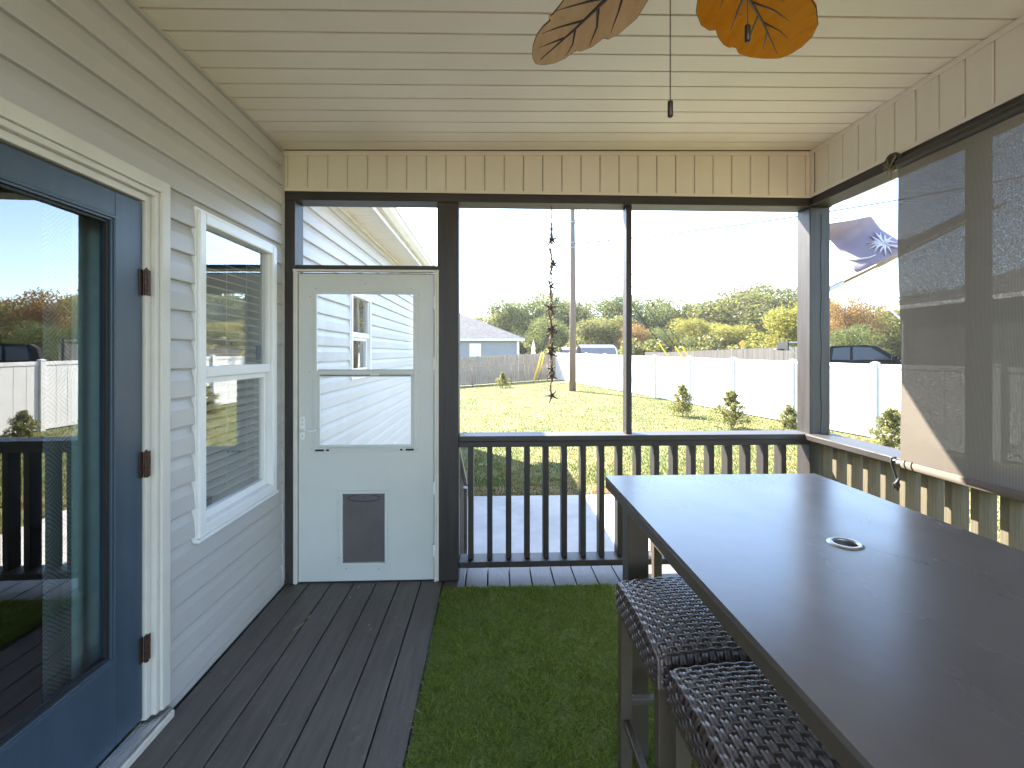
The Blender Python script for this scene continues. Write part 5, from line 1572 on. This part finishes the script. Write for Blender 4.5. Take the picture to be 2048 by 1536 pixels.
# ------------------------------------------------------------------ woodland
def crown_mesh(seed, n, lobes, leaf):
    """unit crown: height 1 (0..1), radius about 0.5"""
    g = np.random.default_rng(seed)
    cs = []; rs_ = []
    for k in range(lobes):
        zt = g.uniform(0.16, 0.91); rad = 0.5 * sqrt(max(0.05, 1 - ((zt - 0.52) / 0.52) ** 2))
        a = g.uniform(0, 2 * pi); rr = rad * g.uniform(0.25, 0.85)
        cs.append((cos(a) * rr, sin(a) * rr, zt)); rs_.append(g.uniform(0.10, 0.21))
    cs = np.array(cs); rs_ = np.array(rs_)
    idx = g.choice(lobes, n, p=rs_ ** 2 / (rs_ ** 2).sum())
    d = g.normal(size=(n, 3)); d /= np.linalg.norm(d, axis=1)[:, None]
    rad = rs_[idx] * (g.uniform(0.55, 1.08, n))
    # twiggy outline: some leaves stray
    cen = cs[idx] + d * rad[:, None] * np.array([1, 1, 0.85])
    cen += g.normal(size=(n, 3)) * 0.012
    return fast_mesh('crown', leaf_quads(cen, leaf, g), 4), cs
CR = []
for k in range(6):
    me, cs = crown_mesh(40 + k, 11000, 32 + 3 * k, 0.0165)
    CR.append((me, cs))
def make_tree(px, pyt, wpx, Y, leafm, label, variant, name='tree', zoff=None):
    b = at_y(px, 706, Y); g0 = gz(b.x, Y)
    ztop = at_y(px, pyt - 7, Y).z; h = ztop - g0; w = wpx * dep(b.x, Y) / F * 1.42
    t = thing(name, label, 'tree', (b.x, Y, g0), 'trees of the wood beyond the fences')
    me, cs = CR[variant % len(CR)]
    key = (variant % len(CR))
    if not me.materials: me.materials.append(MATS[leafm])
    o = bpy.data.objects.new('crown', me); COL.objects.link(o); o.parent = t
    o.material_slots[0].link = 'OBJECT'; o.material_slots[0].material = MATS[leafm]
    o.scale = (w, w * 0.9, h * 0.92); o.location = (0, 0, h * 0.06); o.rotation_euler = (0, 0, random.uniform(0, 6.28))
    mb = MB().tube([(0, 0, -0.3), (0.05 * h * 0.1, 0, h * 0.3), (0, 0.02 * h, h * 0.62), (0, 0, h * 0.85)], [0.028 * h, 0.02 * h, 0.012 * h, 0.004 * h], 8)
    R = Matrix.Rotation(o.rotation_euler.z, 3, 'Z')
    for c in cs[:9]:
        e = R @ Vector((c[0] * w, c[1] * w * 0.9, 0)); e.z = c[2] * h * 0.92 + h * 0.06
        s0 = Vector((0, 0, e.z * 0.55)); mb.tube([s0, s0.lerp(e, 0.5) + Vector((0, 0, 0.02 * h)), e], [0.010 * h, 0.006 * h, 0.002 * h], 5)
    me2 = bpy.data.meshes.new('trunk'); me2.from_pydata(mb.v, [], mb.f); me2.materials.append(MATS['bark'])
    o2 = bpy.data.objects.new('trunk', me2); COL.objects.link(o2); o2.parent = t
    return t
TREES = [
 (965, 625, 75, 62, 'leaf_olive', 'low tree emerging behind the ridge of the grey house'),
 (1015, 606, 110, 66, 'leaf_green', 'green tree behind the eave of the grey house'),
 (1066, 588, 120, 70, 'leaf_green', 'tall green tree left of the starfish garland'),
 (1100, 640, 70, 56, 'leaf_green', 'small pale green tree behind the yellow guards'),
 (1118, 597, 105, 74, 'leaf_green', 'green tree between the garland and the utility pole'),
 (1172, 597, 120, 72, 'leaf_green', 'tall green tree right of the utility pole'),
 (1200, 632, 110, 58, 'leaf_olive', 'olive tree rising above the barn shed'),
 (1238, 597, 110, 70, 'leaf_green', 'green tree behind the thin front stud'),
 (1285, 603, 95, 66, 'leaf_green', 'dark green tree just right of the thin stud'),
 (1268, 655, 50, 54, 'leaf_orange', 'small orange tree low beside the thin stud'),
 (1325, 602, 90, 70, 'leaf_olive', 'olive tree left of the red topped tree'),
 (1357, 608, 60, 72, 'leaf_orange', 'red topped tree in the middle of the wood'),
 (1405, 596, 105, 68, 'leaf_green', 'green tree right of the red topped tree'),
 (1390, 645, 90, 55, 'leaf_yellow', 'low yellow green tree above the far board fence'),
 (1330, 660, 90, 54, 'leaf_green', 'low green tree behind the far yellow guards'),
 (1465, 585, 150, 64, 'leaf_olive', 'broad olive tree behind the orange road sign'),
 (1530, 572, 150, 66, 'leaf_olive', 'tallest olive tree of the wood near the corner post'),
 (1585, 583, 120, 72, 'leaf_green', 'green tree top just left of the corner post'),
 (1582, 604, 105, 34, 'leaf_yellow', 'bright yellow green tree beside the corner post'),
 (1452, 655, 90, 52, 'leaf_yellow', 'low yellowish tree left of the orange road sign'),
 (1640, 590, 120, 62, 'leaf_olive', 'tree hidden by the corner post'),
 (1690, 600, 90, 46, 'leaf_orange', 'russet tree right of the corner post above the truck cab'),
 (1755, 618, 130, 48, 'leaf_olive', 'pale olive tree above the truck hood'),
 (1708, 655, 80, 38, 'leaf_green', 'low dark green tree behind the truck'),
 (1815, 604, 100, 50, 'leaf_yellow', 'yellow green tree at the left edge of the shade'),
 (1880, 590, 130, 52, 'leaf_olive', 'tree behind the middle of the shade'),
 (1960, 585, 150, 50, 'leaf_green', 'tree behind the right of the shade'),
 (2060, 590, 170, 48, 'leaf_olive', 'tree beyond the right edge of the picture'),
]
for k, (px, pt, w, Y, lm, lab) in enumerate(TREES): make_tree(px, pt, w, Y, lm, lab, k)
# the wood behind reads as one mass
g = np.random.default_rng(99); n = 60000
th = g.uniform(-0.12, 1.25, n); dd = g.uniform(78, 90, n)
X_ = np.tan(th) * dd * 0.9; hmax = 7.0 + 1.4 * np.sin(X_ * 0.5) + 0.9 * np.sin(X_ * 1.3 + 1)
Z_ = hmax * g.uniform(0, 1, n) ** 0.8
cen = np.stack([X_, dd, Z_], 1)
link(fast_mesh('woodland', leaf_quads(cen, 0.42, g), 4), 'woodland', 'leaf_green', kind='stuff')
g = np.random.default_rng(98); n = 22000
X_ = g.uniform(0, 62, n); Y_ = 52 + g.normal(size=n) * 1.0 - 0.12 * X_
Z_ = (1.6 + 0.5 * np.sin(X_ * 0.9) + 0.4 * np.sin(X_ * 2.3)) * g.uniform(0, 1, n) ** 0.7 * 1.35
link(fast_mesh('undergrowth', leaf_quads(np.stack([X_, Y_, Z_], 1), 0.22, g), 4), 'undergrowth', 'leaf_olive', kind='stuff')

HAZE = 0.00035
# thin haze volume added over the yard to pale the far trees
hz = bpy.data.materials.new('haze'); MATS['haze'] = hz; hz.use_nodes = True
nt = hz.node_tree; nt.nodes.remove(nt.nodes['Principled BSDF'])
pv = NN(nt, 'ShaderNodeVolumePrincipled', Density=HAZE); pv.inputs['Color'].default_value = (0.95, 0.95, 0.93, 1)
pv.inputs['Anisotropy'].default_value = 0.3
nt.links.new(pv.outputs[0], nt.nodes['Material Output'].inputs['Volume'])
if HAZE: MB().box(-520, 520, -320, 620, -1.9, 16).build('haze', 'haze', kind='stuff')

for me in list(bpy.data.meshes):
    if me.users == 0: bpy.data.meshes.remove(me)
